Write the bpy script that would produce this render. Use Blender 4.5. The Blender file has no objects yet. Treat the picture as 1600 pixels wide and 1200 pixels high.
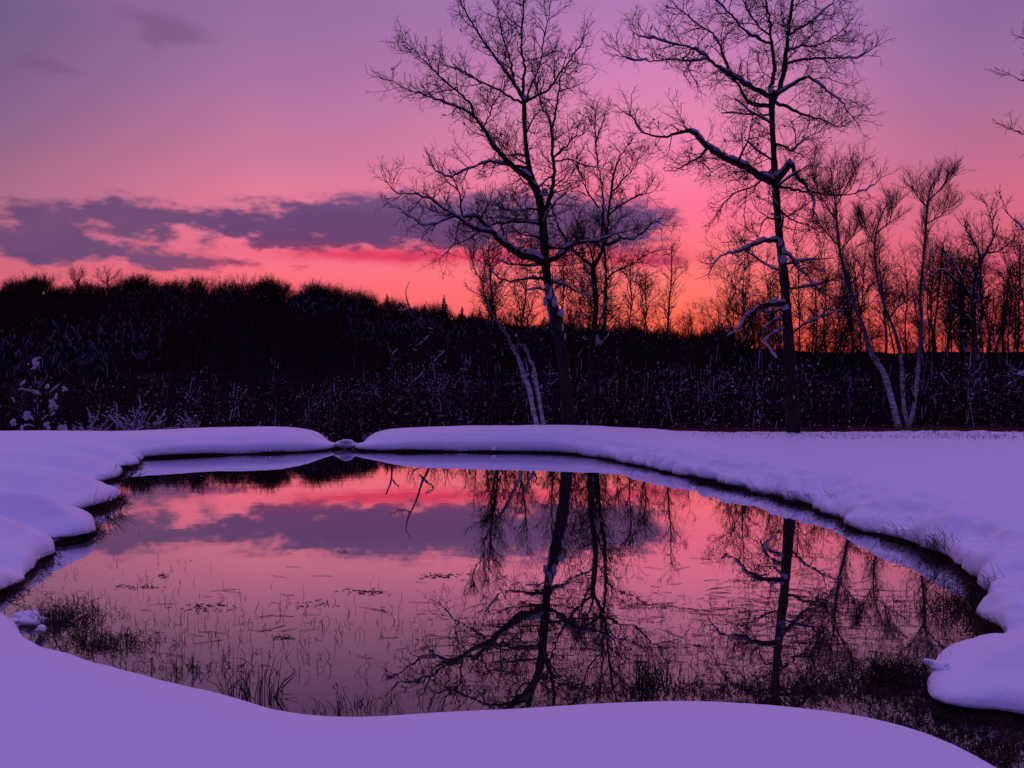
import bpy, math, random
import numpy as np
from mathutils import Vector, Matrix, Quaternion

random.seed(7)
RNG = np.random.default_rng(11)
SC = bpy.context.scene
COL = SC.collection

# ------------------------------------------------------------------ camera
F = 1244.0          # focal length in photo pixels (1600 wide)
CH = 1.7            # camera height above the water (m)
PITCH = -0.00965
cam_d = bpy.data.cameras.new('camera')
cam_d.sensor_width = 36.0
cam_d.lens = 36.0 * F / 1600.0
cam_d.clip_start = 0.05
cam_d.clip_end = 4000
cam = bpy.data.objects.new('camera', cam_d)
cam.location = (0, 0, CH)
cam.rotation_euler = (math.pi / 2 + PITCH, 0, 0)
COL.objects.link(cam)
SC.camera = cam
SC.view_settings.view_transform = 'Standard'
SC.view_settings.look = 'None'
SC.view_settings.exposure = 0.0
SC.view_settings.gamma = 1.0
SC.cycles.max_bounces = 5
SC.cycles.diffuse_bounces = 3
SC.cycles.glossy_bounces = 3


def P(px, py, Y):
    """world point at depth Y seen at photo pixel px,py"""
    x = (px - 800) / F
    z = (600 - py) / F
    wy = math.cos(PITCH) - math.sin(PITCH) * z
    wz = math.sin(PITCH) + math.cos(PITCH) * z
    s = Y / wy
    return np.array([x * s, Y, CH + wz * s])


def W(px, py, z0=0.0):
    """point on the horizontal plane z0 seen at photo pixel px,py"""
    x = (px - 800) / F
    z = (600 - py) / F
    wy = math.cos(PITCH) - math.sin(PITCH) * z
    wz = math.sin(PITCH) + math.cos(PITCH) * z
    s = (z0 - CH) / wz
    return np.array([x * s, wy * s, z0])


def lin(c):
    out = []
    for v in c:
        v = v / 255.0
        out.append(v / 12.92 if v <= 0.04045 else ((v + 0.055) / 1.055) ** 2.4)
    return (out[0], out[1], out[2], 1.0)


# ------------------------------------------------------------------ node helpers
class E:
    nt = None

    def __init__(self, s):
        self.s = s

    @staticmethod
    def m(op, *a, clamp=False):
        n = E.nt.nodes.new('ShaderNodeMath')
        n.operation = op
        n.use_clamp = clamp
        for i, v in enumerate(a):
            if isinstance(v, E):
                E.nt.links.new(v.s, n.inputs[i])
            else:
                n.inputs[i].default_value = float(v)
        return E(n.outputs[0])

    def __add__(s, o): return E.m('ADD', s, o)
    def __radd__(s, o): return E.m('ADD', o, s)
    def __sub__(s, o): return E.m('SUBTRACT', s, o)
    def __rsub__(s, o): return E.m('SUBTRACT', o, s)
    def __mul__(s, o): return E.m('MULTIPLY', s, o)
    def __rmul__(s, o): return E.m('MULTIPLY', o, s)
    def __truediv__(s, o): return E.m('DIVIDE', s, o)


def smooth(e, a, b):
    n = E.nt.nodes.new('ShaderNodeMapRange')
    n.interpolation_type = 'SMOOTHSTEP'
    E.nt.links.new(e.s, n.inputs[0])
    n.inputs[1].default_value = a
    n.inputs[2].default_value = b
    return E(n.outputs[0])


def mixc(f, a, b):
    n = E.nt.nodes.new('ShaderNodeMix')
    n.data_type = 'RGBA'
    if isinstance(f, E):
        E.nt.links.new(f.s, n.inputs[0])
    else:
        n.inputs[0].default_value = f
    for k, v in ((6, a), (7, b)):
        if isinstance(v, E):
            E.nt.links.new(v.s, n.inputs[k])
        else:
            n.inputs[k].default_value = v
    return E(n.outputs[2])


def ramp(e, stops, interp='LINEAR'):
    n = E.nt.nodes.new('ShaderNodeValToRGB')
    n.color_ramp.interpolation = interp
    els = n.color_ramp.elements
    els[0].position, els[0].color = stops[0]
    els[1].position, els[1].color = stops[-1]
    for p, c in stops[1:-1]:
        k = els.new(p)
        k.color = c
    E.nt.links.new(e.s, n.inputs[0])
    return E(n.outputs[0])


def noise(vec, scale, detail=4, rough=0.5, dist=0.0):
    n = E.nt.nodes.new('ShaderNodeTexNoise')
    n.inputs['Scale'].default_value = scale
    n.inputs['Detail'].default_value = detail
    n.inputs['Roughness'].default_value = rough
    n.inputs['Distortion'].default_value = dist
    if vec is not None:
        E.nt.links.new(vec.s, n.inputs['Vector'])
    return E(n.outputs[0])


def combine(x, y, z):
    n = E.nt.nodes.new('ShaderNodeCombineXYZ')
    for i, v in enumerate((x, y, z)):
        if isinstance(v, E):
            E.nt.links.new(v.s, n.inputs[i])
        else:
            n.inputs[i].default_value = v
    return E(n.outputs[0])


# ------------------------------------------------------------------ world: dusk sky
world = bpy.data.worlds.new('World')
SC.world = world
world.use_nodes = True
nt = world.node_tree
nt.nodes.clear()
E.nt = nt
tc = nt.nodes.new('ShaderNodeTexCoord')
sep = nt.nodes.new('ShaderNodeSeparateXYZ')
nt.links.new(tc.outputs['Generated'], sep.inputs[0])
X, Yv, Z = E(sep.outputs[0]), E(sep.outputs[1]), E(sep.outputs[2])
AZ = E.m('ARCTAN2', X, Yv)
EL = E.m('ARCSINE', E.m('MINIMUM', E.m('MAXIMUM', Z, -1.0), 1.0))


def azel(px, py):
    p = P(px, py, 1.0) - np.array([0, 0, CH])
    return math.atan2(p[0], p[1]), math.atan2(p[2], math.hypot(p[0], p[1]))


HALF = math.pi / 2


def skyramp(px, rows, upper):
    st = []
    for py, c in rows:
        st.append((max(0.0, azel(px, py)[1] / HALF), lin(c)))
    for deg, c in upper:
        st.append((deg / 90.0, lin(c)))
    st.sort(key=lambda t: t[0])
    return ramp(E.m('DIVIDE', EL, HALF), st)


UP = [(34, (172, 124, 184)), (48, (174, 132, 210)), (66, (176, 138, 232)), (90, (174, 138, 240))]
r_mid = skyramp(1060, [(588, (255, 70, 50)), (545, (255, 84, 58)), (505, (255, 98, 80)), (460, (255, 112, 105)), (400, (255, 116, 128)),
                       (340, (255, 112, 145)), (270, (248, 126, 166)), (180, (228, 132, 178)), (90, (206, 128, 182)), (0, (176, 120, 180))], UP)
r_left = skyramp(400, [(588, (240, 85, 90)), (450, (250, 106, 118)), (425, (250, 111, 130)), (350, (238, 119, 150)), (300, (226, 123, 153)), (250, (206, 120, 156)),
                       (200, (191, 118, 158)), (150, (177, 116, 161)), (80, (162, 111, 161)), (0, (151, 107, 162))], UP)
r_edge = skyramp(-10, [(588, (205, 78, 92)), (450, (222, 98, 116)), (425, (214, 100, 122)), (360, (188, 104, 134)), (300, (168, 106, 138)), (200, (141, 100, 138)),
                       (150, (131, 97, 138)), (80, (119, 93, 136)), (0, (111, 90, 137))], UP)
r_right = skyramp(1560, [(588, (235, 70, 70)), (540, (235, 80, 80)), (450, (222, 88, 105)), (380, (218, 98, 124)), (300, (210, 106, 136)),
                         (220, (186, 108, 146)), (150, (166, 108, 152)), (60, (150, 106, 160)), (0, (142, 102, 160))], UP)
r_back = ramp(E.m('DIVIDE', EL, HALF), [(0.0, lin((40, 34, 92))), (0.12, lin((54, 46, 122))), (0.3, lin((82, 72, 168))),
                                        (0.6, lin((150, 124, 222))), (1.0, lin((168, 134, 238)))])
aE, aL, aM, aR = azel(-10, 0)[0], azel(400, 0)[0], azel(1060, 0)[0], azel(1560, 0)[0]
base = mixc(E.m('DIVIDE', AZ - aE, aL - aE, clamp=True), r_edge, r_left)
base = mixc(smooth(AZ, aL, aM), base, r_mid)
base = mixc(smooth(AZ, aM, aR), base, r_right)
side = E.m('ABSOLUTE', AZ)
base = mixc(smooth(side, 0.75, 1.7), base, r_back)


def blob(px, py, rx, ry, amp=1.0):
    a, e = azel(px, py)
    sx = abs(azel(px + rx, py)[0] - azel(px - rx, py)[0]) / 2
    sy = abs(azel(px, py - ry)[1] - azel(px, py + ry)[1]) / 2
    dx = (AZW - a) * (1 / sx)
    dy = (ELW - e) * (1 / sy)
    q = E.m('MULTIPLY', dx, dx) + E.m('MULTIPLY', dy, dy)
    return E.m('EXPONENT', q * -1.0) * amp


cvec = combine(AZ, EL * 2.0, 0.0)
n_big = noise(cvec, 16.0, 5, 0.56)
n_wrp = noise(combine(AZ + 3.1, EL * 2.0, 1.7), 11.0, 3, 0.5)
n_fin = noise(combine(AZ + 7.1, EL * 2.4, 0.7), 42.0, 5, 0.55)
AZW = AZ + (n_wrp - 0.5) * 0.06
ELW = EL + (n_big - 0.5) * 0.028
env = None
for b in [(600, 350, 120, 38, 1.25), (740, 345, 140, 44, 1.2), (880, 350, 110, 42, 1.2), (985, 355, 62, 34, 1.2),
          (470, 358, 85, 28, 1.1), (340, 350, 85, 24, 1.05), (190, 336, 78, 30, 1.3), (40, 328, 60, 16, 0.9),
          (30, 375, 120, 28, 1.05), (190, 398, 140, 17, 0.9), (300, 410, 100, 11, 0.8), (270, 345, 60, 18, 0.6), (110, 345, 60, 14, 0.4), (160, 372, 110, 16, 0.45), (400, 378, 80, 12, 0.45), (1040, 408, 30, 12, 0.6),
          (560, 318, 50, 14, 0.4), (400, 308, 60, 8, 0.3), (1590, 410, 60, 10, 0.5), (465, 418, 50, 5, 0.4)]:
    v = blob(*b)
    env = v if env is None else env + v
dens = smooth(env + ((n_big - 0.5) * 2.6 + (n_fin - 0.5) * 2.2) * smooth(env, 0.02, 0.5), 0.14, 1.1)
wisp = blob(265, 50, 60, 26, 0.95) + blob(60, 98, 60, 14, 0.85) + blob(180, 10, 90, 14, 0.3) + blob(1560, 340, 80, 8, 0.2)
dens2 = smooth(wisp + (n_big - 0.5) * 0.9, 0.15, 0.75) * 0.55
cl_el = ramp(E.m('DIVIDE', EL, HALF), [(azel(700, 425)[1] / HALF, lin((196, 52, 92))), (azel(700, 405)[1] / HALF, lin((150, 54, 100))),
                                       (azel(700, 380)[1] / HALF, lin((98, 60, 110))), (azel(700, 340)[1] / HALF, lin((90, 66, 116))),
                                       (azel(700, 300)[1] / HALF, lin((118, 80, 128)))])
cl_left = mixc((n_wrp - 0.35) * 1.2, lin((96, 68, 112)), lin((130, 82, 122)))
cl_col = mixc(smooth(AZ, azel(200, 0)[0], azel(520, 0)[0]), cl_left, cl_el)
glow = (blob(690, 402, 190, 11, 1.0) + blob(1000, 402, 70, 14, 0.6) + blob(540, 398, 90, 9, 0.4))
base = mixc(E.m('MINIMUM', glow, 1.0) * 0.8, base, lin((226, 50, 92)))
base = mixc(dens * 0.96, base, cl_col)
base = mixc(E.m('MINIMUM', glow, 1.0) * 0.45, base, lin((222, 48, 90)))
base = mixc(dens2, base, lin((118, 84, 126)))
# a faint physical dusk sky added on top of the afterglow colours
sky = nt.nodes.new('ShaderNodeTexSky')
sky.sky_type = 'NISHITA'
sky.sun_disc = False
sky.sun_elevation = math.radians(0.5)
sky.sun_rotation = math.radians(12)
addn = nt.nodes.new('ShaderNodeMix')
addn.data_type = 'RGBA'
addn.blend_type = 'ADD'
addn.inputs[0].default_value = 0.003
nt.links.new(base.s, addn.inputs[6])
nt.links.new(sky.outputs[0], addn.inputs[7])
bg = nt.nodes.new('ShaderNodeBackground')
bg.inputs[1].default_value = 1.0
nt.links.new(addn.outputs[2], bg.inputs[0])
wo = nt.nodes.new('ShaderNodeOutputWorld')
nt.links.new(bg.outputs[0], wo.inputs[0])
world.cycles.sampling_method = 'MANUAL'
world.cycles.sample_map_resolution = 512


# ------------------------------------------------------------------ materials
def new_mat(name):
    m = bpy.data.materials.new(name)
    m.use_nodes = True
    E.nt = m.node_tree
    b = m.node_tree.nodes['Principled BSDF']
    return m, b


def setc(b, key, v):
    if isinstance(v, E):
        E.nt.links.new(v.s, b.inputs[key])
    else:
        b.inputs[key].default_value = v


def bump(b, h, strength, dist):
    n = E.nt.nodes.new('ShaderNodeBump')
    n.inputs['Strength'].default_value = strength
    n.inputs['Distance'].default_value = dist
    E.nt.links.new(h.s, n.inputs['Height'])
    E.nt.links.new(n.outputs[0], b.inputs['Normal'])


def objco():
    t = E.nt.nodes.new('ShaderNodeTexCoord')
    return E(t.outputs['Object'])


def mat_snow(name='snow', c=(0.84, 0.84, 0.9, 1), tiny=True):
    m, b = new_mat(name)
    co = objco()
    n1 = noise(co, 3.0, 5, 0.55)
    setc(b, 'Base Color', mixc(n1, c, (c[0] * 0.93, c[1] * 0.93, c[2] * 0.96, 1)))
    b.inputs['Roughness'].default_value = 0.62
    b.inputs['Specular IOR Level'].default_value = 0.25
    if tiny:
        h = noise(co, 9.0, 6, 0.6) * 0.6 + noise(co, 90.0, 3, 0.6) * 0.12
        bump(b, h, 0.5, 0.04)
    return m


def mat_bark(name, c1, c2, sc=20.0, stretch=0.25, rough=0.9):
    m, b = new_mat(name)
    co = objco()
    mp = E.nt.nodes.new('ShaderNodeMapping')
    mp.inputs['Scale'].default_value = (1, 1, stretch)
    E.nt.links.new(co.s, mp.inputs[0])
    n1 = noise(E(mp.outputs[0]), sc, 5, 0.6)
    setc(b, 'Base Color', mixc(smooth(n1, 0.35, 0.65), c1, c2))
    b.inputs['Roughness'].default_value = rough
    b.inputs['Specular IOR Level'].default_value = 0.1
    bump(b, n1, 0.6, 0.03)
    return m


M_SNOW = mat_snow()
M_SNOWB = mat_snow('shaded_branch_snow', (0.36, 0.34, 0.37, 1), False)  # limb snow seen against the sky: backlit shade painted into a greyer colour
M_SNOWT = mat_snow('shaded_snow', (0.46, 0.44, 0.52, 1), False)  # darker copy of the snow, shade among the trees put into its colour
M_SNOWF = mat_snow('shaded_far_snow', (0.065, 0.065, 0.10, 1), False)  # hillside snow flecks, the wood's gloom painted in as a near-black base
M_BARK = mat_bark('dark_bark', (0.014, 0.010, 0.010, 1), (0.04, 0.028, 0.024, 1))
M_TWIG, _b = new_mat('twig')
_b.inputs['Base Color'].default_value = (0.022, 0.014, 0.014, 1)
_b.inputs['Roughness'].default_value = 0.9
_b.inputs['Specular IOR Level'].default_value = 0.05
M_FAR, _b = new_mat('far_twig')
_b.inputs['Base Color'].default_value = (0.022, 0.013, 0.012, 1)
_b.inputs['Roughness'].default_value = 1
_b.inputs['Specular IOR Level'].default_value = 0.0
M_NEEDLE = mat_bark('needles', (0.01, 0.014, 0.01, 1), (0.02, 0.028, 0.018, 1), 4, 1)

M_BIRCH, _b = new_mat('birch_bark')
_co = objco()
_mp = E.nt.nodes.new('ShaderNodeMapping')
_mp.inputs['Scale'].default_value = (1, 1, 5)
E.nt.links.new(_co.s, _mp.inputs[0])
_n = noise(E(_mp.outputs[0]), 5.0, 4, 0.65)
_k = noise(_co, 2.2, 3, 0.6)
_sp = E.nt.nodes.new('ShaderNodeSeparateXYZ')
E.nt.links.new(_co.s, _sp.inputs[0])
_old = mixc(smooth(_n + _k * 0.25, 0.62, 0.70), (0.58, 0.55, 0.56, 1), (0.06, 0.045, 0.045, 1))
setc(_b, 'Base Color', mixc(smooth(E(_sp.outputs[2]) + (_k - 0.5) * 2.0, 2.2, 4.6), _old, (0.06, 0.045, 0.045, 1)))
_b.inputs['Roughness'].default_value = 0.8

M_EARTH = mat_bark('wet_earth', (0.006, 0.005, 0.005, 1), (0.02, 0.014, 0.012, 1), 14, 1)
M_GRASS = mat_bark('dead_grass', (0.03, 0.018, 0.014, 1), (0.075, 0.045, 0.032, 1), 6, 1)
M_BRUSH = mat_bark('dead_brush', (0.06, 0.024, 0.018, 1), (0.16, 0.06, 0.04, 1), 3, 1)

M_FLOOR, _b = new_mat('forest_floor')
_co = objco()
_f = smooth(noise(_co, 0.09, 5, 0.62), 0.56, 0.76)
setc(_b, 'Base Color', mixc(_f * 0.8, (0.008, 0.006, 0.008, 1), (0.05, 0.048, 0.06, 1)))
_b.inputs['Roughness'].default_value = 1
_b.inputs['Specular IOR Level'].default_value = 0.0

# water: dark body under a mirror surface, tiny ripples
M_WATER = bpy.data.materials.new('water')
M_WATER.use_nodes = True
E.nt = M_WATER.node_tree
E.nt.nodes.clear()
_gl = E.nt.nodes.new('ShaderNodeBsdfGlossy')
_gl.inputs['Roughness'].default_value = 0.003
_gl.inputs['Color'].default_value = (0.95, 0.93, 0.95, 1)
_df = E.nt.nodes.new('ShaderNodeBsdfDiffuse')
_df.inputs['Color'].default_value = (0.012, 0.009, 0.012, 1)
_lw = E.nt.nodes.new('ShaderNodeLayerWeight')
_lw.inputs[0].default_value = 0.5
_g = lambda v: (v, v, v, 1)
_fr = ramp(E(_lw.outputs['Facing']), [(0.0, _g(0.04)), (0.55, _g(0.13)), (0.63, _g(0.27)), (0.70, _g(0.45)), (0.76, _g(0.68)), (0.85, _g(0.9)), (1.0, _g(1.0))])
_mx = E.nt.nodes.new('ShaderNodeMixShader')
_co = objco()
_mp = E.nt.nodes.new('ShaderNodeMapping')
_mp.inputs['Scale'].default_value = (0.7, 1.6, 1)
E.nt.links.new(_co.s, _mp.inputs[0])
_h = noise(E(_mp.outputs[0]), 2.2, 3, 0.5)
_bp = E.nt.nodes.new('ShaderNodeBump')
_bp.inputs['Strength'].default_value = 0.05
_bp.inputs['Distance'].default_value = 0.008
E.nt.links.new(_h.s, _bp.inputs['Height'])
E.nt.links.new(_bp.outputs[0], _gl.inputs['Normal'])
E.nt.links.new(_fr.s, _mx.inputs[0])
E.nt.links.new(_df.outputs[0], _mx.inputs[1])
E.nt.links.new(_gl.outputs[0], _mx.inputs[2])
_out = E.nt.nodes.new('ShaderNodeOutputMaterial')
E.nt.links.new(_mx.outputs[0], _out.inputs[0])


# ------------------------------------------------------------------ mesh helpers
class MB:
    def __init__(self):
        self.v, self.f, self.n = [], [], 0

    def add(self, v, f):
        self.v.append(np.asarray(v, dtype=np.float32))
        self.f.append(np.asarray(f, dtype=np.int64) + self.n)
        self.n += len(v)

    def empty(self):
        return self.n == 0

    def mesh(self, name, mat, smooth_=True, origin=None):
        v = np.concatenate(self.v)
        if origin is not None:
            v = v - np.asarray(origin, dtype=np.float32)
        loops, starts, tot, cur = [], [], [], 0
        for f in self.f:
            k = f.shape[1]
            loops.append(f.ravel())
            starts.append(cur + np.arange(len(f)) * k)
            tot.append(np.full(len(f), k))
            cur += f.size
        loops = np.concatenate(loops).astype(np.int32)
        starts = np.concatenate(starts).astype(np.int32)
        tot = np.concatenate(tot).astype(np.int32)
        me = bpy.data.meshes.new(name)
        me.vertices.add(len(v))
        me.vertices.foreach_set('co', v.ravel())
        me.loops.add(len(loops))
        me.loops.foreach_set('vertex_index', loops)
        me.polygons.add(len(starts))
        me.polygons.foreach_set('loop_start', starts)
        me.polygons.foreach_set('loop_total', tot)
        me.polygons.foreach_set('use_smooth', np.full(len(starts), smooth_))
        me.materials.append(mat)
        me.update(calc_edges=True)
        return me


def link(name, me, parent=None, loc=None):
    o = bpy.data.objects.new(name, me)
    COL.objects.link(o)
    if loc is not None:
        o.location = [float(c) for c in loc]
    if parent is not None:
        o.parent = parent
    return o


def tag(o, label=None, cat=None, group=None, kind=None):
    if label: o['label'] = label
    if cat: o['category'] = cat
    if group: o['group'] = group
    if kind: o['kind'] = kind
    return o


def tube(mb, pts, rad, sides=3, cap=False):
    pts = np.asarray(pts, float)
    rad = np.asarray(rad, float)
    n = len(pts)
    t = np.empty_like(pts)
    t[1:-1] = pts[2:] - pts[:-2]
    t[0] = pts[1] - pts[0]
    t[-1] = pts[-1] - pts[-2]
    t /= (np.linalg.norm(t, axis=1, keepdims=True) + 1e-9)
    ref = np.array([0.31, 0.95, 0.05]) if abs(t[0, 1]) < 0.8 else np.array([0.95, 0.2, 0.1])
    a = np.cross(t, ref)
    a /= (np.linalg.norm(a, axis=1, keepdims=True) + 1e-9)
    b = np.cross(t, a)
    ang = np.arange(sides) * (2 * math.pi / sides)
    ring = a[:, None, :] * np.cos(ang)[None, :, None] + b[:, None, :] * np.sin(ang)[None, :, None]
    v = (pts[:, None, :] + ring * rad[:, None, None]).reshape(-1, 3)
    i = np.arange(n - 1)[:, None] * sides
    j = np.arange(sides)[None, :]
    j2 = (j + 1) % sides
    f = np.stack([i + j, i + j2, i + sides + j2, i + sides + j], axis=-1).reshape(-1, 4)
    mb.add(v, f)


def ico(sub=0):
    import bmesh
    bm = bmesh.new()
    bmesh.ops.create_icosphere(bm, subdivisions=sub + 1, radius=1.0)
    v = np.array([tuple(q.co) for q in bm.verts])
    f = np.array([[q.index for q in fc.verts] for fc in bm.faces])
    bm.free()
    return v, f


ICO0, ICO1, ICO2 = ico(0), ico(1), ico(2)


def lump(mb, c, s, base=ICO0, jit=0.25, d=None):
    """irregular snow lump, size s (x,y,z), optionally long axis along d"""
    v, f = base
    v = v * (1 + RNG.uniform(-jit, jit, (len(v), 1)))
    v = v * np.asarray(s, float)
    if d is not None:
        q = Vector((1, 0, 0)).rotation_difference(Vector(d))
        v = v @ np.array(q.to_matrix()).T
    mb.add(v + np.asarray(c), f)


def clump(mb, c, sx, sy, sz, n=7):
    for q in range(n):
        f_ = RNG.uniform(0.35, 0.75)
        o = RNG.uniform(-0.62, 0.62, 3) * [sx, sy, sz]
        lump(mb, np.asarray(c) + o, (sx * f_, sy * f_, sz * f_ * 0.9), ICO1, 0.1)


def catmull(p, step):
    p = np.asarray(p, float)
    q = np.vstack([2 * p[0] - p[1], p, 2 * p[-1] - p[-2]])
    out = []
    for i in range(1, len(q) - 2):
        L = np.linalg.norm(q[i + 1][:3] - q[i][:3])
        n = max(1, int(round(L / step)))
        for k in range(n):
            t = k / n
            out.append(0.5 * ((2 * q[i]) + (-q[i - 1] + q[i + 1]) * t + (2 * q[i - 1] - 5 * q[i] + 4 * q[i + 1] - q[i + 2]) * t * t
                              + (-q[i - 1] + 3 * q[i] - 3 * q[i + 1] + q[i + 2]) * t ** 3))
    out.append(q[-2])
    return np.array(out)


# value noise for terrain
_TAB = RNG.random((256, 256))


def vn(x, y):
    xi, yi = np.floor(x).astype(int), np.floor(y).astype(int)
    fx, fy = x - xi, y - yi
    fx, fy = fx * fx * (3 - 2 * fx), fy * fy * (3 - 2 * fy)
    a, b = _TAB[xi & 255, yi & 255], _TAB[(xi + 1) & 255, yi & 255]
    c, d = _TAB[xi & 255, (yi + 1) & 255], _TAB[(xi + 1) & 255, (yi + 1) & 255]
    return (a * (1 - fx) + b * fx) * (1 - fy) + (c * (1 - fx) + d * fx) * fy - 0.5


def ss(a, b, x):
    t = np.clip((x - a) / (b - a), 0, 1)
    return t * t * (3 - 2 * t)


# ------------------------------------------------------------------ pond outline
OUT = [(-0.2, 3.44), (-0.64, 3.36), (-0.95, 3.43), (-1.28, 3.62), (-1.72, 3.86), (-2.28, 4.2), (-2.7, 4.5), (-3.05, 4.85),
       (-3.5, 5.2), (-3.92, 5.6), (-3.98, 6.05), (-3.98, 6.4), (-4.12, 6.75), (-4.22, 7.15), (-4.36, 7.55), (-4.62, 7.85), (-4.86, 8.02),
       (-4.58, 8.1), (-4.42, 8.28), (-4.6, 8.75), (-4.9, 9.1), (-5.22, 9.35), (-5.28, 9.9), (-5.3, 10.5), (-5.55, 11.2), (-6.15, 11.9),
       (-6.55, 12.4), (-6.5, 13.1), (-6.75, 13.8), (-7.15, 14.3), (-7.05, 14.9), (-7.35, 15.6), (-7.62, 16.3), (-6.8, 16.9), (-5.7, 17.3), (-4.95, 17.6),
       (-4.35, 18.0), (-4.12, 18.5), (-3.98, 19.2), (-3.8, 19.2), (-3.66, 18.5), (-3.45, 18.05), (-2.6, 17.85), (-1.5, 17.8), (-0.57, 17.75), (0.7, 17.6),
       (1.38, 17.1), (1.93, 16.1), (2.42, 14.9), (2.95, 13.1), (3.4, 12.0), (3.62, 11.1), (3.84, 9.95), (3.88, 8.9), (3.95, 8.1),
       (3.9, 7.3), (3.84, 6.86), (3.75, 6.28), (3.58, 5.85), (3.32, 5.5), (3.2, 5.24), (3.05, 4.95), (2.78, 4.82), (2.5, 4.6), (2.27, 4.3), (2.17, 4.08),
       (2.26, 3.98), (2.42, 3.95), (2.54, 3.78), (2.58, 3.4), (2.62, 2.9), (2.9, 2.0), (3.6, 0.6), (5.0, -2.0), (9.0, -8.0), (8.0, -8.6), (4.2, -2.4),
       (2.7, 0.2), (2.05, 1.7), (1.88, 2.5), (1.84, 2.9), (1.72, 3.2), (1.42, 3.42), (0.9, 3.53), (0.4, 3.52)]
OUT = np.array(OUT)
closed = np.vstack([OUT, OUT[:1]])


def closed_catmull(p, step):
    n = len(p)
    out = []
    for i in range(n):
        a, b, c, d = p[i - 1], p[i], p[(i + 1) % n], p[(i + 2) % n]
        k = max(2, int(round(np.linalg.norm(c - b) / step)))
        for j in range(k):
            t = j / k
            out.append(0.5 * (2 * b + (c - a) * t + (2 * a - 5 * b + 4 * c - d) * t * t + (-a + 3 * b - 3 * c + d) * t ** 3))
    return np.array(out)


PL = closed_catmull(OUT, 0.1)
# ragged edge: soft on the near mound, feathery on the right-hand bank
_t = np.roll(PL, -1, 0) - np.roll(PL, 1, 0)
_t /= np.linalg.norm(_t, axis=1, keepdims=True)
_nrm = np.stack([_t[:, 1], -_t[:, 0]], 1)
_far = ss(3.9, 6.0, PL[:, 1])
_rgt = ss(1.0, 3.0, PL[:, 0])
_amp = 0.02 + _far * (0.04 + 0.09 * _rgt)
_amp = np.where(PL[:, 1] < 3.7, 0.004, _amp) * np.where((PL[:, 1] > 15.5) & (PL[:, 0] < 1.5), 0.35, 1.0)
PL = PL + _nrm * (_amp * (vn(PL[:, 0] * 3.1 + 9, PL[:, 1] * 3.1) * 1.2 + vn(PL[:, 0] * 8 + 31, PL[:, 1] * 8) * 0.9))[:, None]


def sdf(x, y):
    """signed distance to the pond outline (negative over water), nearest point"""
    x = x.astype(np.float32)
    y = y.astype(np.float32)
    n = len(x)
    best = np.full(n, 1e9, np.float32)
    qx = np.zeros(n, np.float32)
    qy = np.zeros(n, np.float32)
    ins = np.zeros(n, bool)
    A = PL.astype(np.float32)
    B = np.roll(A, -1, 0)
    for (ax, ay), (bx, by) in zip(A, B):
        dx, dy = bx - ax, by - ay
        t = np.clip(((x - ax) * dx + (y - ay) * dy) / (dx * dx + dy * dy + 1e-12), 0, 1)
        cx, cy = ax + t * dx, ay + t * dy
        dd = (x - cx) ** 2 + (y - cy) ** 2
        m = dd < best
        best = np.where(m, dd, best)
        qx = np.where(m, cx, qx)
        qy = np.where(m, cy, qy)
        if ay != by:
            c = (ay > y) != (by > y)
            ins ^= c & (x < (bx - ax) * (y - ay) / (by - ay) + ax)
    d = np.sqrt(best)
    return np.where(ins, -d, d), qx, qy


GROOVES = [  # valleys between the snow pillows on the left bank: start, end, width, depth
    ((-4.7, 8.02), (-7.4, 8.6), 0.2, 0.34), ((-5.0, 9.15), (-8.2, 10.3), 0.24, 0.32), ((-6.5, 12.2), (-9.5, 13.0), 0.3, 0.28),
    ((-7.1, 14.3), (-10.0, 15.0), 0.3, 0.22), ((-4.05, 6.5), (-6.0, 6.7), 0.16, 0.24), ((-3.9, 5.9), (-5.4, 5.7), 0.2, 0.12),
    ((-5.6, 11.2), (-8.0, 11.9), 0.2, 0.16), ((3.3, 5.45), (4.9, 5.7), 0.12, 0.14), ((3.05, 4.97), (4.6, 5.1), 0.14, 0.20),
    ((3.6, 5.9), (4.8, 6.5), 0.1, 0.06)]


RIDGES = [((-4.75, 7.35), (-6.4, 7.5), 0.38, 0.10), ((-4.95, 8.5), (-6.8, 9.1), 0.38, 0.12), ((-5.9, 10.4), (-8.2, 11.2), 0.5, 0.12),
          ((-7.1, 13.2), (-9.5, 13.8), 0.5, 0.08), ((-7.7, 15.2), (-10, 15.8), 0.5, 0.06), ((4.6, 7.6), (6.5, 9.5), 0.7, 0.07),
          ((4.5, 6.0), (6.0, 6.4), 0.4, 0.07), ((4.9, 9.8), (7.5, 12.0), 0.8, 0.06)]


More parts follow.
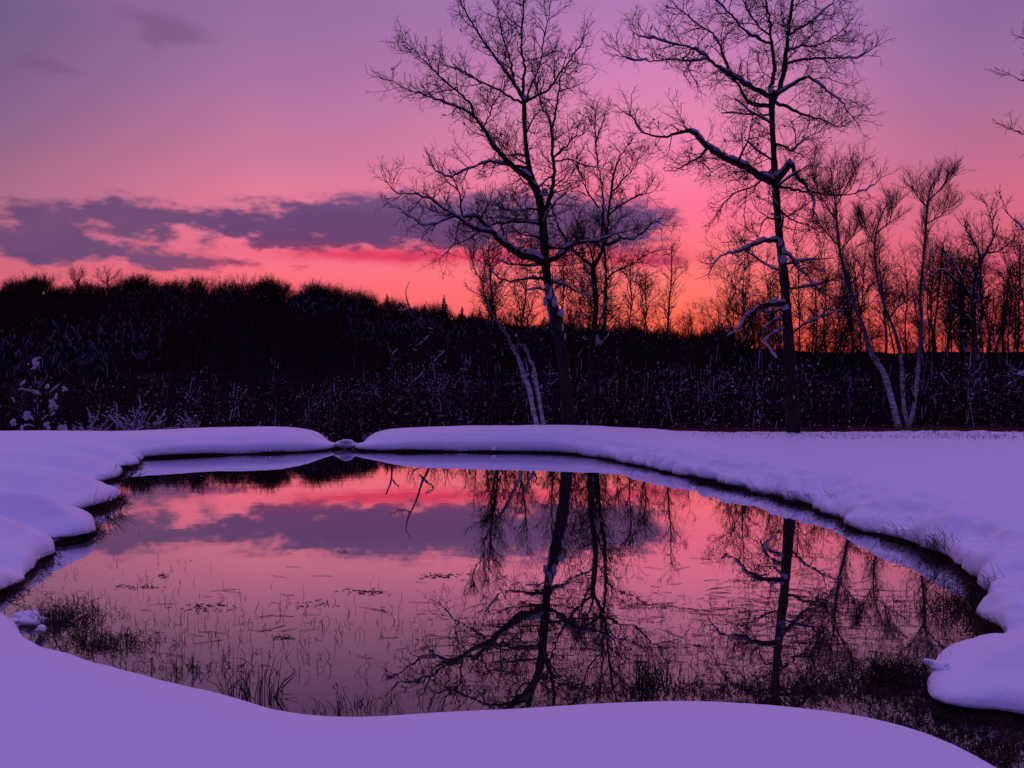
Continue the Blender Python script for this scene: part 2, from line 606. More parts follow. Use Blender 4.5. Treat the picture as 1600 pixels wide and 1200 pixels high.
def terrain(x, y):
    """height of the snow away from the pond's edge"""
    left = 0.42 - 1.15 * ss(19.3, 32.0, y) - 0.1 * ss(17.0, 19.5, y) * ss(-6.0, -10.0, x)
    right = 0.42 - 0.20 * ss(12.0, 23.0, y) - 0.34 * ss(21.5, 28, y) - 0.6 * ss(27.0, 34, y)
    k = ss(1.0, 7.0, x)
    cap = 1.7 - 0.0712 * y + 0.012
    left = left + 0.05 * np.exp(-((x - 0.5) / 2.6) ** 2) * ss(16, 18, y)
    z = left * (1 - k) + right * k
    kc = ss(3.0, 6.0, x)
    z = z * (1 - kc) + np.minimum(z, np.maximum(cap, -1.5)) * kc
    z += (0.05 * vn(x * 0.7, y * 0.5 + 3) + 0.035 * vn(x * 1.9, y * 1.2)) * kc * ss(17, 20, y)
    near = ss(5.2, 4.0, y) * ss(-5, -3.5, x)
    z = z - 0.07 * near
    z += 0.018 * vn(x * 1.1 + 2, y * 1.4) * ss(4.5, 3.2, y) + 0.06 * vn(x * 0.35 + 5, y * 0.35) + 0.030 * vn(x * 0.9, y * 0.9 + 7) * ss(3.6, 5.5, y)
    z += 0.012 * vn(x * 2.6 + 3, y * 2.6) * ss(4, 7, y)
    # crusty grassy field on the right, far side
    z += (0.05 * vn(x * 4.2, y * 2.5) + 0.03 * vn(x * 9, y * 5)) * ss(16, 20, y) * ss(3, 6, x)
    for (ax, ay), (bx, by), w, dp in GROOVES:
        dx, dy = bx - ax, by - ay
        L2 = dx * dx + dy * dy
        t = np.clip(((x - ax) * dx + (y - ay) * dy) / L2, 0, 1)
        dd = (x - ax - t * dx) ** 2 + (y - ay - t * dy) ** 2
        ww = w * (1 + 1.6 * t)
        z = z - dp * (1 - t) ** 1.2 * np.exp(-dd / (ww * ww))
    for (ax, ay), (bx, by), w, dp in RIDGES:
        dx, dy = bx - ax, by - ay
        t = np.clip(((x - ax) * dx + (y - ay) * dy) / (dx * dx + dy * dy), 0, 1)
        dd = (x - ax - t * dx) ** 2 + (y - ay - t * dy) ** 2
        z = z + dp * (1 - 0.7 * t) * np.exp(-dd / (w * w))
    z -= 0.20 * np.exp(-((x - 2.12) ** 2 + (y - 4.2) ** 2) / 0.13)
    gc = x + 0.208 * y
    z -= 0.24 * np.exp(-(gc / 1.0) ** 2) * ss(17.2, 18.4, y) + 0.85 * np.exp(-(gc / 0.42) ** 2) * ss(18.5, 20.5, y)
    z += (0.05 * vn(x * 1.5 + 8, y * 1.5) + 0.03 * vn(x * 3.3, y * 3.3 + 2)) * ss(2.6, 4.0, x) * ss(5.0, 6.5, y) * ss(8.5, 5.0, x)
    # right mound in the near corner stands a little prouder
    z += 0.05 * np.exp(-((x - 3.0) ** 2 + (y - 4.2) ** 2) / 0.5)
    return z


def polar_grid(r, angs):
    nr = len(r)
    a, rr = np.meshgrid(angs, r)
    return (rr * np.sin(a)).ravel(), (rr * np.cos(a)).ravel(), (len(angs), nr)


def grid_faces(na, nr):
    i = np.arange(nr - 1)[:, None] * na
    j = np.arange(na - 1)[None, :]
    return np.stack([i + j, i + j + 1, i + na + j + 1, i + na + j], -1).reshape(-1, 4)


A0 = math.radians(40)
angs = np.concatenate([np.linspace(-math.pi, -A0, 90)[:-1], np.linspace(-A0, A0, 760), np.linspace(A0, math.pi, 90)[1:]])
rads = np.concatenate([np.exp(np.linspace(math.log(1.6), math.log(13), 720))[:-1], np.linspace(13, 20.6, 420)[:-1], np.exp(np.linspace(math.log(20.6), math.log(36), 130))])
gx, gy, (na, nr) = polar_grid(rads, angs)
d, qx, qy = sdf(gx, gy)
gr = np.hypot(gx, gy)
cell = np.repeat(np.gradient(rads), len(angs))
snap = np.abs(d) < 0.55 * cell
nx, ny = (gx - qx), (gy - qy)
nl = np.hypot(nx, ny) + 1e-9
sg = np.sign(d)
nx, ny = nx / nl * sg, ny / nl * sg          # points away from the water
gx = np.where(snap, qx, gx)
gy = np.where(snap, qy, gy)
d = np.where(snap, 0.0, d)
T = terrain(gx, gy)
rt = ss(1.0, 3.0, gx) * ss(4.2, 5.2, gy)
lf = ss(-3.0, -4.0, gx) * ss(4.8, 5.6, gy) * ss(17.0, 16.0, gy)
mr = np.exp(-((gx - 2.9) ** 2 + (gy - 4.2) ** 2) / 0.9)
wdt = 0.62 + 0.55 * rt + 0.12 * ss(8, 14, gy) + 0.5 * lf + 0.7 * mr
wdt = np.where((gy < 3.9) & (gx < 2.2), 0.55, wdt)
zl = 0.05 + 0.0 * rt + 0.01 * lf + 0.05 * vn(gx * 1.7, gy * 1.7) + 0.07 * ss(4.2, 3.6, gy) * (1 - mr)
q = np.clip(d / wdt, 0, 1)
soft = np.clip(lf + mr + 0.5 * rt, 0, 1)
dome = (1 - (1 - q) ** 2.3) ** (1 / (1.75 - 0.45 * soft))
z = zl + (T - zl) * dome
ribs = vn(gx * 5.5 + 1.3 * gy, gy * 2.2) * 0.16 + vn(gx * 13, gy * 9) * 0.06 + vn(gx * 27, gy * 22) * 0.02
z += ribs * rt * np.exp(-((q - 0.22) / 0.25) ** 2)
bulge = 0.055 * np.sin(np.clip(d / 0.22, 0, 1) * math.pi)
neg = d < 0
ad = np.abs(d)
X1 = np.where(neg, qx + nx * ad, gx - nx * bulge)
Y1 = np.where(neg, qy + ny * ad, gy - ny * bulge)
Z1 = np.where(neg, zl - 0.05 * np.clip(ad / 0.1, 0, 1) * 0.6, z)
fc = grid_faces(na, nr)
keep = (d[fc] > np.where(gy[fc] > 11, -0.06, -0.12)).all(axis=1)
fc = fc[keep]
mb = MB()
mb.add(np.stack([X1, Y1, Z1], 1), fc)
# close disc around the tripod and an outer skirt of snow to every side
used = np.unique(fc)
remap = -np.ones(len(X1), int)
remap[used] = np.arange(len(used))
mb.v = [mb.v[0][used]]
mb.f = [remap[fc]]
mb.n = len(used)
na2 = 180
aa = np.linspace(-math.pi, math.pi, na2)
xs, ys = 1.62 * np.sin(aa), 1.62 * np.cos(aa)
zs = terrain(xs, ys)
mb.add(np.vstack([np.stack([xs, ys, zs - 0.004], 1), [[0, 0, 0.36]]]), np.array([[i, (i + 1) % na2, na2] for i in range(na2)]))
snow = link('snow_ground', mb.mesh('snow_ground', M_SNOW))
tag(snow, 'smooth violet snow cover banked around the pond', kind='structure')


def ground_z(x, y):
    xa, ya = np.array([float(x)]), np.array([float(y)])
    return float(terrain(xa, ya)[0])


# earth bank and pond bed
bx, by = np.meshgrid(np.linspace(-11, 8, 330), np.linspace(-3, 22, 420))
bx, by = bx.ravel(), by.ravel()
bd, _, _ = sdf(bx, by)
bz = np.where(bd > 0, 0.0, 0.0) + np.interp(bd, [-3, -1.2, -0.35, -0.06, 0.05, 0.2, 0.5], [-0.75, -0.55, -0.2, -0.035, 0.035, 0.07, 0.06])
bz += 0.03 * vn(bx * 5, by * 5) * (np.abs(bd) < 0.4)
bz = np.where(bd > 0.1, np.minimum(bz, 0.06), bz)
bz = np.where(by > 19.6, np.minimum(bz, terrain(bx, by) - 0.35), bz)
mb = MB()
mb.add(np.stack([bx, by, bz], 1), grid_faces(330, 420))
bed = link('pond_bed', mb.mesh('pond_bed', M_EARTH))
tag(bed, 'dark wet earth bank and bed of the pond', kind='structure')

# water sheet (clipped to the pond and its outlet)
wx, wy = np.meshgrid(np.linspace(-9, 6, 120), np.linspace(-3, 20, 180))
wx, wy = wx.ravel(), wy.ravel()
wd, _, _ = sdf(wx, wy)
fc = grid_faces(120, 180)
fc = fc[(wd[fc] < 0.42).all(axis=1)]
mb = MB()
mb.add(np.stack([wx, wy, np.zeros_like(wx)], 1), fc)
water = link('pond_water', mb.mesh('pond_water', M_WATER))
tag(water, 'still dark pond water mirroring the red sky', kind='structure')

# forest floor and hill
SKY_PX = [-1400, 0, 200, 400, 520, 600, 700, 760, 850, 950, 1050, 1150, 1250, 1400, 1600, 3000]
SKY_PY = [482, 470, 474, 478, 490, 499, 510, 518, 530, 540, 550, 553, 553, 554, 551, 545]
SKY_D = [200, 200, 200, 195, 190, 185, 175, 165, 150, 135, 115, 100, 92, 88, 85, 85]


def floor_z(x, y):
    px = 800 + F * x / np.maximum(y, 1.0)
    py = np.interp(px, SKY_PX, SKY_PY)
    D = np.interp(px, SKY_PX, SKY_D)
    top = CH + (588 - py) / F * D
    z = -0.95 + (top + 0.95) * ss(0.0, 1.0, (y - 46) / (D - 46)) ** 1.0
    z = z - 0.06 * np.maximum(y - D, 0)
    z += (vn(x * 0.07, y * 0.07) * 1.6 + vn(x * 0.25, y * 0.25) * 0.5) * ss(50, 90, y)
    return z


ux = np.linspace(-1.6, 1.6, 260)
uy = np.exp(np.linspace(math.log(26), math.log(420), 150))
uu, yy = np.meshgrid(ux, uy)
fx, fy = (uu * yy).ravel(), yy.ravel()
fz = floor_z(fx, fy)
mb = MB()
mb.add(np.stack([fx, fy, fz], 1), grid_faces(260, 150))
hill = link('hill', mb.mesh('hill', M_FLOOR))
tag(hill, 'dark wooded hill and forest floor beyond the pond', kind='structure')
# distant plain all round
mb = MB()
R = 2500
n = 64
t = np.linspace(0, 2 * math.pi, n, endpoint=False)
ring1 = np.stack([34 * np.cos(t), 34 * np.sin(t), np.full(n, -1.35)], 1)
ring2 = np.stack([R * np.cos(t), R * np.sin(t), np.full(n, -4.0)], 1)
mb.add(np.vstack([ring1, ring2]), np.array([[i, (i + 1) % n, n + (i + 1) % n, n + i] for i in range(n)]))
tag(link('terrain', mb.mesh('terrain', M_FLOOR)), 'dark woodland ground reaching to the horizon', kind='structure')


# ------------------------------------------------------------------ branching
UPV = np.array([0, 0, 1.0])


def perp_rand(t):
    a = RNG.normal(size=3)
    a -= t * a.dot(t)
    return a / (np.linalg.norm(a) + 1e-9)


class Prm:
    def __init__(s, **k):
        s.sp = [0.26, 0.15, 0.10]        # child spacing per level (m)
        s.ln = [1.3, 0.55, 0.24]         # child length per level
        s.rd = [0.018, 0.010, 0.006]     # child base radius
        s.ang = [0.85, 0.8, 0.8]
        s.up = [0.25, 0.3, 0.3]          # bias of the start direction
        s.curl = [0.05, 0.05, 0.06]      # upward curl per step
        s.wig = [0.17, 0.22, 0.2]
        s.step = [0.15, 0.11, 0.08]
        s.tip = 0.004
        s.flat = 1.0                     # depth squash of the spread
        s.snowp = 0.0                    # snow probability on small branches
        s.snows = 0.03
        s.__dict__.update(k)


def branch(mb, smb, p, dr, L, r, lvl, pr, snowmul=1.0):
    n = max(2, int(round(L / pr.step[lvl])))
    st = L / n
    pts = [p]
    cur = dr / np.linalg.norm(dr)
    for k in range(n):
        cur = cur + RNG.normal(size=3) * pr.wig[lvl] + UPV * pr.curl[lvl]
        cur /= np.linalg.norm(cur)
        p = p + cur * st
        pts.append(p)
    pts = np.array(pts)
    rad = np.linspace(r, max(pr.tip, r * 0.3), n + 1)
    tube(mb, pts, rad, 3 if lvl > 0 or r < 0.012 else 5)
    if smb is not None and lvl < 2 and RNG.random() < pr.snowp * snowmul:
        k = RNG.integers(0, n)
        s = pr.snows * RNG.uniform(0.5, 1.5)
        dd = pts[k + 1] - pts[k]
        lump(smb, pts[k] + [0, 0, s * 0.5], (s * RNG.uniform(0.8, 2.2), s * 0.8, s * 0.7), ICO0, 0.3, dd)
    if lvl < len(pr.sp) - 1:
        spawn(mb, smb, pts, rad, lvl + 1, pr, 0.15, L)


def spawn(mb, smb, pts, rad, lvl, pr, t0=0.1, Lp=None, mul=1.0, t1=1.0):
    seg = np.linalg.norm(np.diff(pts, axis=0), axis=1)
    cum = np.concatenate([[0], np.cumsum(seg)])
    L = cum[-1]
    if L < 1e-4:
        return
    num = int(L * (t1 - t0) / pr.sp[lvl] + RNG.random())
    for k in range(num):
        t = t0 + (t1 - t0) * (k + RNG.random()) / num
        s = t * L
        i = min(len(seg) - 1, int(np.searchsorted(cum, s) - 1))
        i = max(i, 0)
        u = (s - cum[i]) / (seg[i] + 1e-9)
        p = pts[i] * (1 - u) + pts[i + 1] * u
        tg = (pts[i + 1] - pts[i]) / (seg[i] + 1e-9)
        r = rad[i]
        a = pr.ang[lvl] * RNG.uniform(0.6, 1.3)
        pd = perp_rand(tg)
        pd[1] *= pr.flat
        dr = tg * math.cos(a) + pd * math.sin(a) + UPV * pr.up[lvl]
        ln = pr.ln[lvl] * mul * RNG.uniform(0.45, 1.25) * (1.1 - 0.55 * t)
        if Lp is not None:
            ln = min(ln, Lp * 0.75)
        branch(mb, smb, p, dr, ln, min(r * 0.75, pr.rd[lvl] * RNG.uniform(0.7, 1.3)), lvl, pr)


def snow_on(smb, pts, rad, cover=0.6, thick=1.0, seedoff=0.0):
    """lumpy snow resting on the upper side of a limb"""
    n = len(pts)
    i = 0
    while i < n - 1:
        if RNG.random() < cover:
            k = int(RNG.integers(2, 7))
            j = min(n - 1, i + k)
            seg = pts[i:j + 1]
            if len(seg) >= 2:
                tg = seg[-1] - seg[0]
                tg /= np.linalg.norm(tg) + 1e-9
                up = UPV - tg * tg[2]
                flat = np.linalg.norm(up)
                if flat > 0.35:
                    rr = rad[i:j + 1]
                    h = (0.35 * rr + 0.016 * thick) * RNG.uniform(0.75, 1.35, len(seg))
                    h[0] *= 0.35
                    h[-1] *= 0.35
                    off = seg + up[None, :] * (rr * 0.75 + h * 0.45)[:, None]
                    tube(smb, off, h + rr * 0.35, 6)
            i = j
        else:
            i += int(RNG.integers(1, 4))


def traced(name, Y, trunk, limbs, pr, label, cat='tree', snow_trunk=0.15, bark=None, group=None, twigs_on_trunk=0.0, trunk_extra=None, twmul=1.0, tw=0.6, lw=0.55, auto=None, cov=0.85):
    """a tree whose trunk and main limbs follow measured outlines; limbs = (points(px,py,w), depth drift, snow cover, twig multiplier)"""
    bark = bark or M_BARK
    k = Y / F / 2
    tp = []
    for (px, py, w) in trunk:
        p = P(px, py, Y)
        tp.append([p[0], p[1], p[2], w * k * tw])
    tp = catmull(tp, 0.12)
    base = tp[0, :3].copy()
    root = link(name, None, None, base)
    tag(root, label, cat, group)
    mb, smb = MB(), MB()
    pts, rad = tp[:, :3].copy(), np.maximum(tp[:, 3], 0.005)
    rad = rad * (1 + 0.07 * RNG.normal(size=len(rad)))
    tube(mb, pts, rad, 12)
    if twigs_on_trunk:
        spawn(mb, None, pts, rad * 0.5, 0, pr, twigs_on_trunk, None, twmul, 1.0)
    for q in range(int(snow_trunk * len(pts))):
        i = int(RNG.integers(2, len(pts) - 1))
        side = RNG.choice([-1, 1])
        for w_ in range(int(RNG.integers(2, 6))):
            s = rad[i] * RNG.uniform(0.15, 0.4) + 0.006
            j = min(len(pts) - 1, max(0, i + int(RNG.integers(-1, 2))))
            lump(smb, pts[j] + [side * rad[j] * RNG.uniform(0.4, 0.9), -rad[j] * 0.5, RNG.uniform(-0.08, 0.08)], (s * 0.6, s * 0.5, s * RNG.uniform(0.8, 2.6)), ICO1, 0.18)
    for (px, py, sx, sz) in (trunk_extra or []):
        c = P(px, py, Y - 0.12)
        clump(smb, c, sx * Y / F * 0.75, 0.09, sz * Y / F * 0.85)
    to = link('trunk', mb.mesh('trunk', bark, origin=base), root)
    if not smb.empty():
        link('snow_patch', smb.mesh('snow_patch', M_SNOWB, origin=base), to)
    for (n_, t0_, t1_, L_, up_, r_) in (auto or []):
        for q in range(n_):
            i = int((t0_ + (t1_ - t0_) * (q + RNG.random()) / n_) * (len(pts) - 1))
            sg_ = 1 if q % 2 else -1
            az = sg_ * math.pi / 2 + RNG.normal() * 0.75
            cur = np.array([math.cos(az), math.sin(az), up_ + RNG.normal() * 0.2])
            L = L_ * RNG.uniform(0.6, 1.15)
            m = max(5, int(L / 0.15))
            p, pp = pts[i].copy(), [pts[i].copy()]
            for w_ in range(m):
                cur = cur / np.linalg.norm(cur) + RNG.normal(size=3) * 0.13 + UPV * 0.03
                p = p + cur / np.linalg.norm(cur) * L / m
                pp.append(p)
            pp = np.array(pp)
            rr = np.linspace(min(r_, rad[i] * 0.7), 0.009, m + 1)
            mb, smb = MB(), MB()
            tube(mb, pp, rr, 6)
            spawn(mb, smb, pp, rr, 0, pr, 0.1, None, 0.95, 1.0)
            snow_on(smb, pp, rr, 0.3)
            lo = link('limb', mb.mesh('limb', M_TWIG, origin=base), root)
            if not smb.empty():
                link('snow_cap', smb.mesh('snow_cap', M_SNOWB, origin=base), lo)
    for lb in limbs:
        lpts, drift, cover, tm = lb[:4]
        lp = []
        m = len(lpts)
        y0 = lb[4] if len(lb) > 4 else 0.0
        for i, (px, py, w) in enumerate(lpts):
            YY = Y + y0 + (drift - y0) * (i / max(1, m - 1))
            p = P(px, py, YY)
            lp.append([p[0], p[1], p[2], w * k * lw * (1.05 - 0.25 * i / max(1, m - 1))])
        lp = catmull(lp, 0.12)
        pts, rad = lp[:, :3].copy(), np.maximum(lp[:, 3], 0.006)
        jit = RNG.normal(size=pts.shape) * 0.014
        jit[0] = 0
        pts += jit
        mb, smb = MB(), MB()
        tube(mb, pts, rad, 8)
        if tm > 0:
            spawn(mb, smb, pts, rad, 0, pr, 0.12, None, tm, 1.0)
            # the tip carries on as twigs
            for q in range(3):
                tg = pts[-1] - pts[-3]
                tg /= np.linalg.norm(tg)
                branch(mb, None, pts[-1], tg + RNG.normal(size=3) * 0.3, pr.ln[0] * 0.7 * tm, rad[-1], 1, pr)
        snow_on(smb, pts, rad, cover * cov)
        lo = link('limb', mb.mesh('limb', bark if bark is not M_BIRCH else M_TWIG, origin=base), root)
        if not smb.empty():
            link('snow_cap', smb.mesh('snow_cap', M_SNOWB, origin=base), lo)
    return root


# --- big poplar, left of centre
PR_A = Prm(sp=[0.17, 0.12, 0.085], ln=[1.15, 0.60, 0.28], rd=[0.015, 0.0088, 0.0055], ang=[1.0, 0.95, 0.9], wig=[0.17, 0.22, 0.2], tip=0.004, snowp=0.16, snows=0.026, up=[0.05, 0.12, 0.2], curl=[0.05, 0.05, 0.05])
traced('poplar_tree', 23.0,
       [(892, 720, 38), (889, 668, 34), (884, 600, 32), (877, 545, 31), (867, 495, 34), (858, 455, 24), (854, 425, 21), (852, 400, 24), (849, 360, 22), (846, 330, 22),
        (840, 302, 21), (830, 276, 17), (824, 245, 13), (820, 205, 12), (819, 165, 12), (818, 150, 10)],
       [([(819, 158, 11), (806, 135, 9), (795, 118, 8), (783, 103, 7), (765, 78, 6), (742, 44, 5), (722, 8, 4), (712, -22, 3)], -0.6, 0.12, 1.0),
        ([(818, 160, 9), (818, 128, 8), (820, 108, 7), (816, 80, 6), (816, 40, 5), (819, 0, 4), (824, -40, 3)], 0.4, 0.05, 1.0),
        ([(819, 162, 7), (797, 152, 6), (778, 140, 5), (750, 128, 5), (722, 112, 4), (694, 100, 3), (670, 88, 2)], 1.0, 0.15, 0.9),
        ([(820, 160, 8), (838, 150, 7), (858, 138, 6), (872, 118, 5), (892, 92, 4), (912, 62, 3)], -1.0, 0.12, 0.95),
        ([(803, 130, 6), (797, 95, 5), (788, 65, 5), (780, 30, 4), (776, -12, 3)], 0.8, 0.04, 0.9),
        ([(822, 158, 6), (832, 128, 5), (845, 98, 4), (850, 60, 4), (858, 20, 3), (862, -10, 2)], 1.0, 0.02, 0.9),
        ([(838, 298, 17), (822, 276, 16), (800, 260, 14), (786, 244, 13), (770, 226, 12), (757, 205, 10), (745, 186, 8), (738, 178, 7), (722, 171, 6), (700, 162, 5),
          (668, 150, 4), (638, 140, 3), (612, 125, 2)], -1.2, 0.45, 1.0),
        ([(740, 180, 7), (736, 165, 6), (718, 146, 5), (698, 128, 5), (676, 108, 4), (652, 84, 3), (634, 66, 2)], -1.8, 0.25, 0.9, -0.9),
        ([(752, 205, 5), (762, 185, 4), (772, 160, 4), (786, 140, 3)], 0.5, 0.05, 0.8),
        ([(848, 338, 14), (858, 312, 12), (864, 290, 11), (866, 262, 10), (863, 235, 9), (862, 205, 8), (858, 185, 7), (850, 172, 5), (843, 152, 4), (838, 130, 3)], 0.9, 0.4, 1.0),
        ([(863, 200, 6), (868, 175, 6), (872, 150, 5), (876, 122, 4), (884, 92, 3)], 1.3, 0.05, 0.9, 0.7),
        ([(866, 245, 6), (882, 232, 5), (896, 215, 4), (912, 208, 3), (926, 190, 2)], -0.8, 0.1, 0.85, 0.4),
        ([(866, 252, 5), (890, 250, 4), (912, 258, 4), (935, 262, 2)], 1.2, 0.15, 0.8, 0.4),
        ([(852, 412, 22), (838, 405, 20), (818, 400, 18), (800, 390, 17), (785, 378, 16), (768, 362, 14), (752, 345, 11), (740, 337, 9), (722, 342, 7), (700, 330, 6),
          (674, 312, 5), (645, 303, 4), (620, 302, 3), (606, 285, 2)], -1.4, 0.75, 0.95),
        ([(768, 362, 10), (745, 358, 9), (728, 350, 8), (712, 338, 7), (690, 345, 5), (662, 352, 4), (640, 338, 3)], -2.2, 0.55, 1.0, -0.8),
        ([(722, 342, 6), (720, 322, 5), (717, 298, 4), (700, 285, 3), (690, 268, 2)], -1.6, 0.3, 0.7, -1.1),
        ([(824, 262, 9), (795, 258, 7), (765, 254, 6), (735, 262, 5), (705, 275, 4), (680, 268, 3)], 1.0, 0.3, 1.0),
        ([(855, 410, 14), (876, 398, 13), (892, 384, 12), (910, 379, 9), (935, 376, 7), (958, 366, 5), (985, 360, 3)], -0.5, 0.7, 0.9),
        ([(847, 350, 8), (820, 346, 7), (790, 348, 6), (762, 352, 5), (735, 372, 4), (708, 385, 3), (690, 402, 2)], 1.3, 0.35, 1.0),
        ([(856, 438, 9), (838, 434, 8), (815, 437, 6), (795, 440, 5), (776, 432, 4), (765, 418, 3)], -0.7, 0.65, 0.8),
        ([(860, 440, 8), (872, 442, 7), (888, 448, 5), (905, 458, 4), (925, 462, 3)], 0.8, 0.5, 0.9)],
       PR_A, 'tallest left bare poplar with snowy limbs, its crown reaching the top edge', snow_trunk=0.14,
       lw=0.6, auto=[(9, 0.47, 0.72, 1.9, 0.25, 0.035), (5, 0.72, 0.92, 1.5, 0.5, 0.028)], trunk_extra=[(858, 456, 7, 14), (866, 474, 7, 14), (878, 490, 9, 8), (850, 300, 9, 8), (820, 152, 4, 5), (852, 470, 5, 10)])

# --- twin stemmed tree beside it
PR_B = Prm(sp=[0.15, 0.12, 0.085], ln=[1.05, 0.58, 0.26], rd=[0.014, 0.0085, 0.0055], ang=[0.95, 0.9, 0.9], wig=[0.17, 0.22, 0.2], tip=0.004, snowp=0.14, snows=0.024, up=[0.15, 0.2, 0.2], curl=[0.06, 0.06, 0.05])
traced('twin_stem_tree', 24.6,
       [(922, 715, 18), (922, 668, 17), (922, 600, 16), (925, 540, 14), (931, 480, 13), (927, 430, 14), (927, 412, 13)],
       [([(931, 690, 13), (932, 640, 13), (935, 570, 12), (943, 510, 11), (946, 470, 10), (947, 430, 9), (945, 400, 8), (940, 372, 7), (942, 335, 6), (940, 290, 5), (934, 252, 5), (931, 215, 4), (929, 170, 3)], 0.5, 0.15, 0.9),
        ([(927, 418, 9), (905, 400, 8), (890, 382, 7), (876, 362, 6), (866, 338, 5), (858, 312, 4)], -0.6, 0.2, 0.8),
        ([(927, 415, 12), (938, 398, 10), (946, 378, 9), (950, 352, 8), (952, 322, 7), (955, 295, 8), (961, 266, 6), (970, 244, 4), (980, 228, 3)], -0.5, 0.25, 1.0),
        ([(928, 415, 7), (924, 395, 5), (912, 370, 4), (902, 345, 3)], 0.9, 0.1, 0.9),
        ([(948, 384, 8), (962, 377, 7), (975, 372, 6), (990, 374, 5), (1005, 362, 4), (1022, 345, 3), (1035, 352, 2)], -1.1, 0.75, 1.0),
        ([(945, 390, 8), (928, 378, 7), (910, 372, 6), (895, 382, 5)], -1.0, 0.7, 0.8),
        ([(931, 222, 4), (940, 195, 3), (950, 165, 2)], 0.7, 0.0, 0.6),
        ([(956, 300, 5), (975, 280, 4), (992, 262, 3), (1000, 238, 2)], 0.8, 0.1, 0.9),
        ([(935, 325, 5), (918, 300, 4), (908, 275, 3), (900, 252, 2)], -0.8, 0.1, 0.9),
        ([(952, 335, 6), (975, 318, 5), (1000, 305, 4), (1022, 300, 2)], 1.2, 0.2, 1.0),
        ([(945, 440, 6), (960, 425, 5), (985, 415, 4), (1010, 398, 3), (1035, 390, 2)], 1.0, 0.2, 0.9)],
       PR_B, 'twin stemmed bare tree just right of the tall poplar', snow_trunk=0.12, auto=[(7, 0.5, 1.0, 1.6, 0.5, 0.025)], trunk_extra=[(933, 528, 5, 14), (938, 535, 6, 5)])

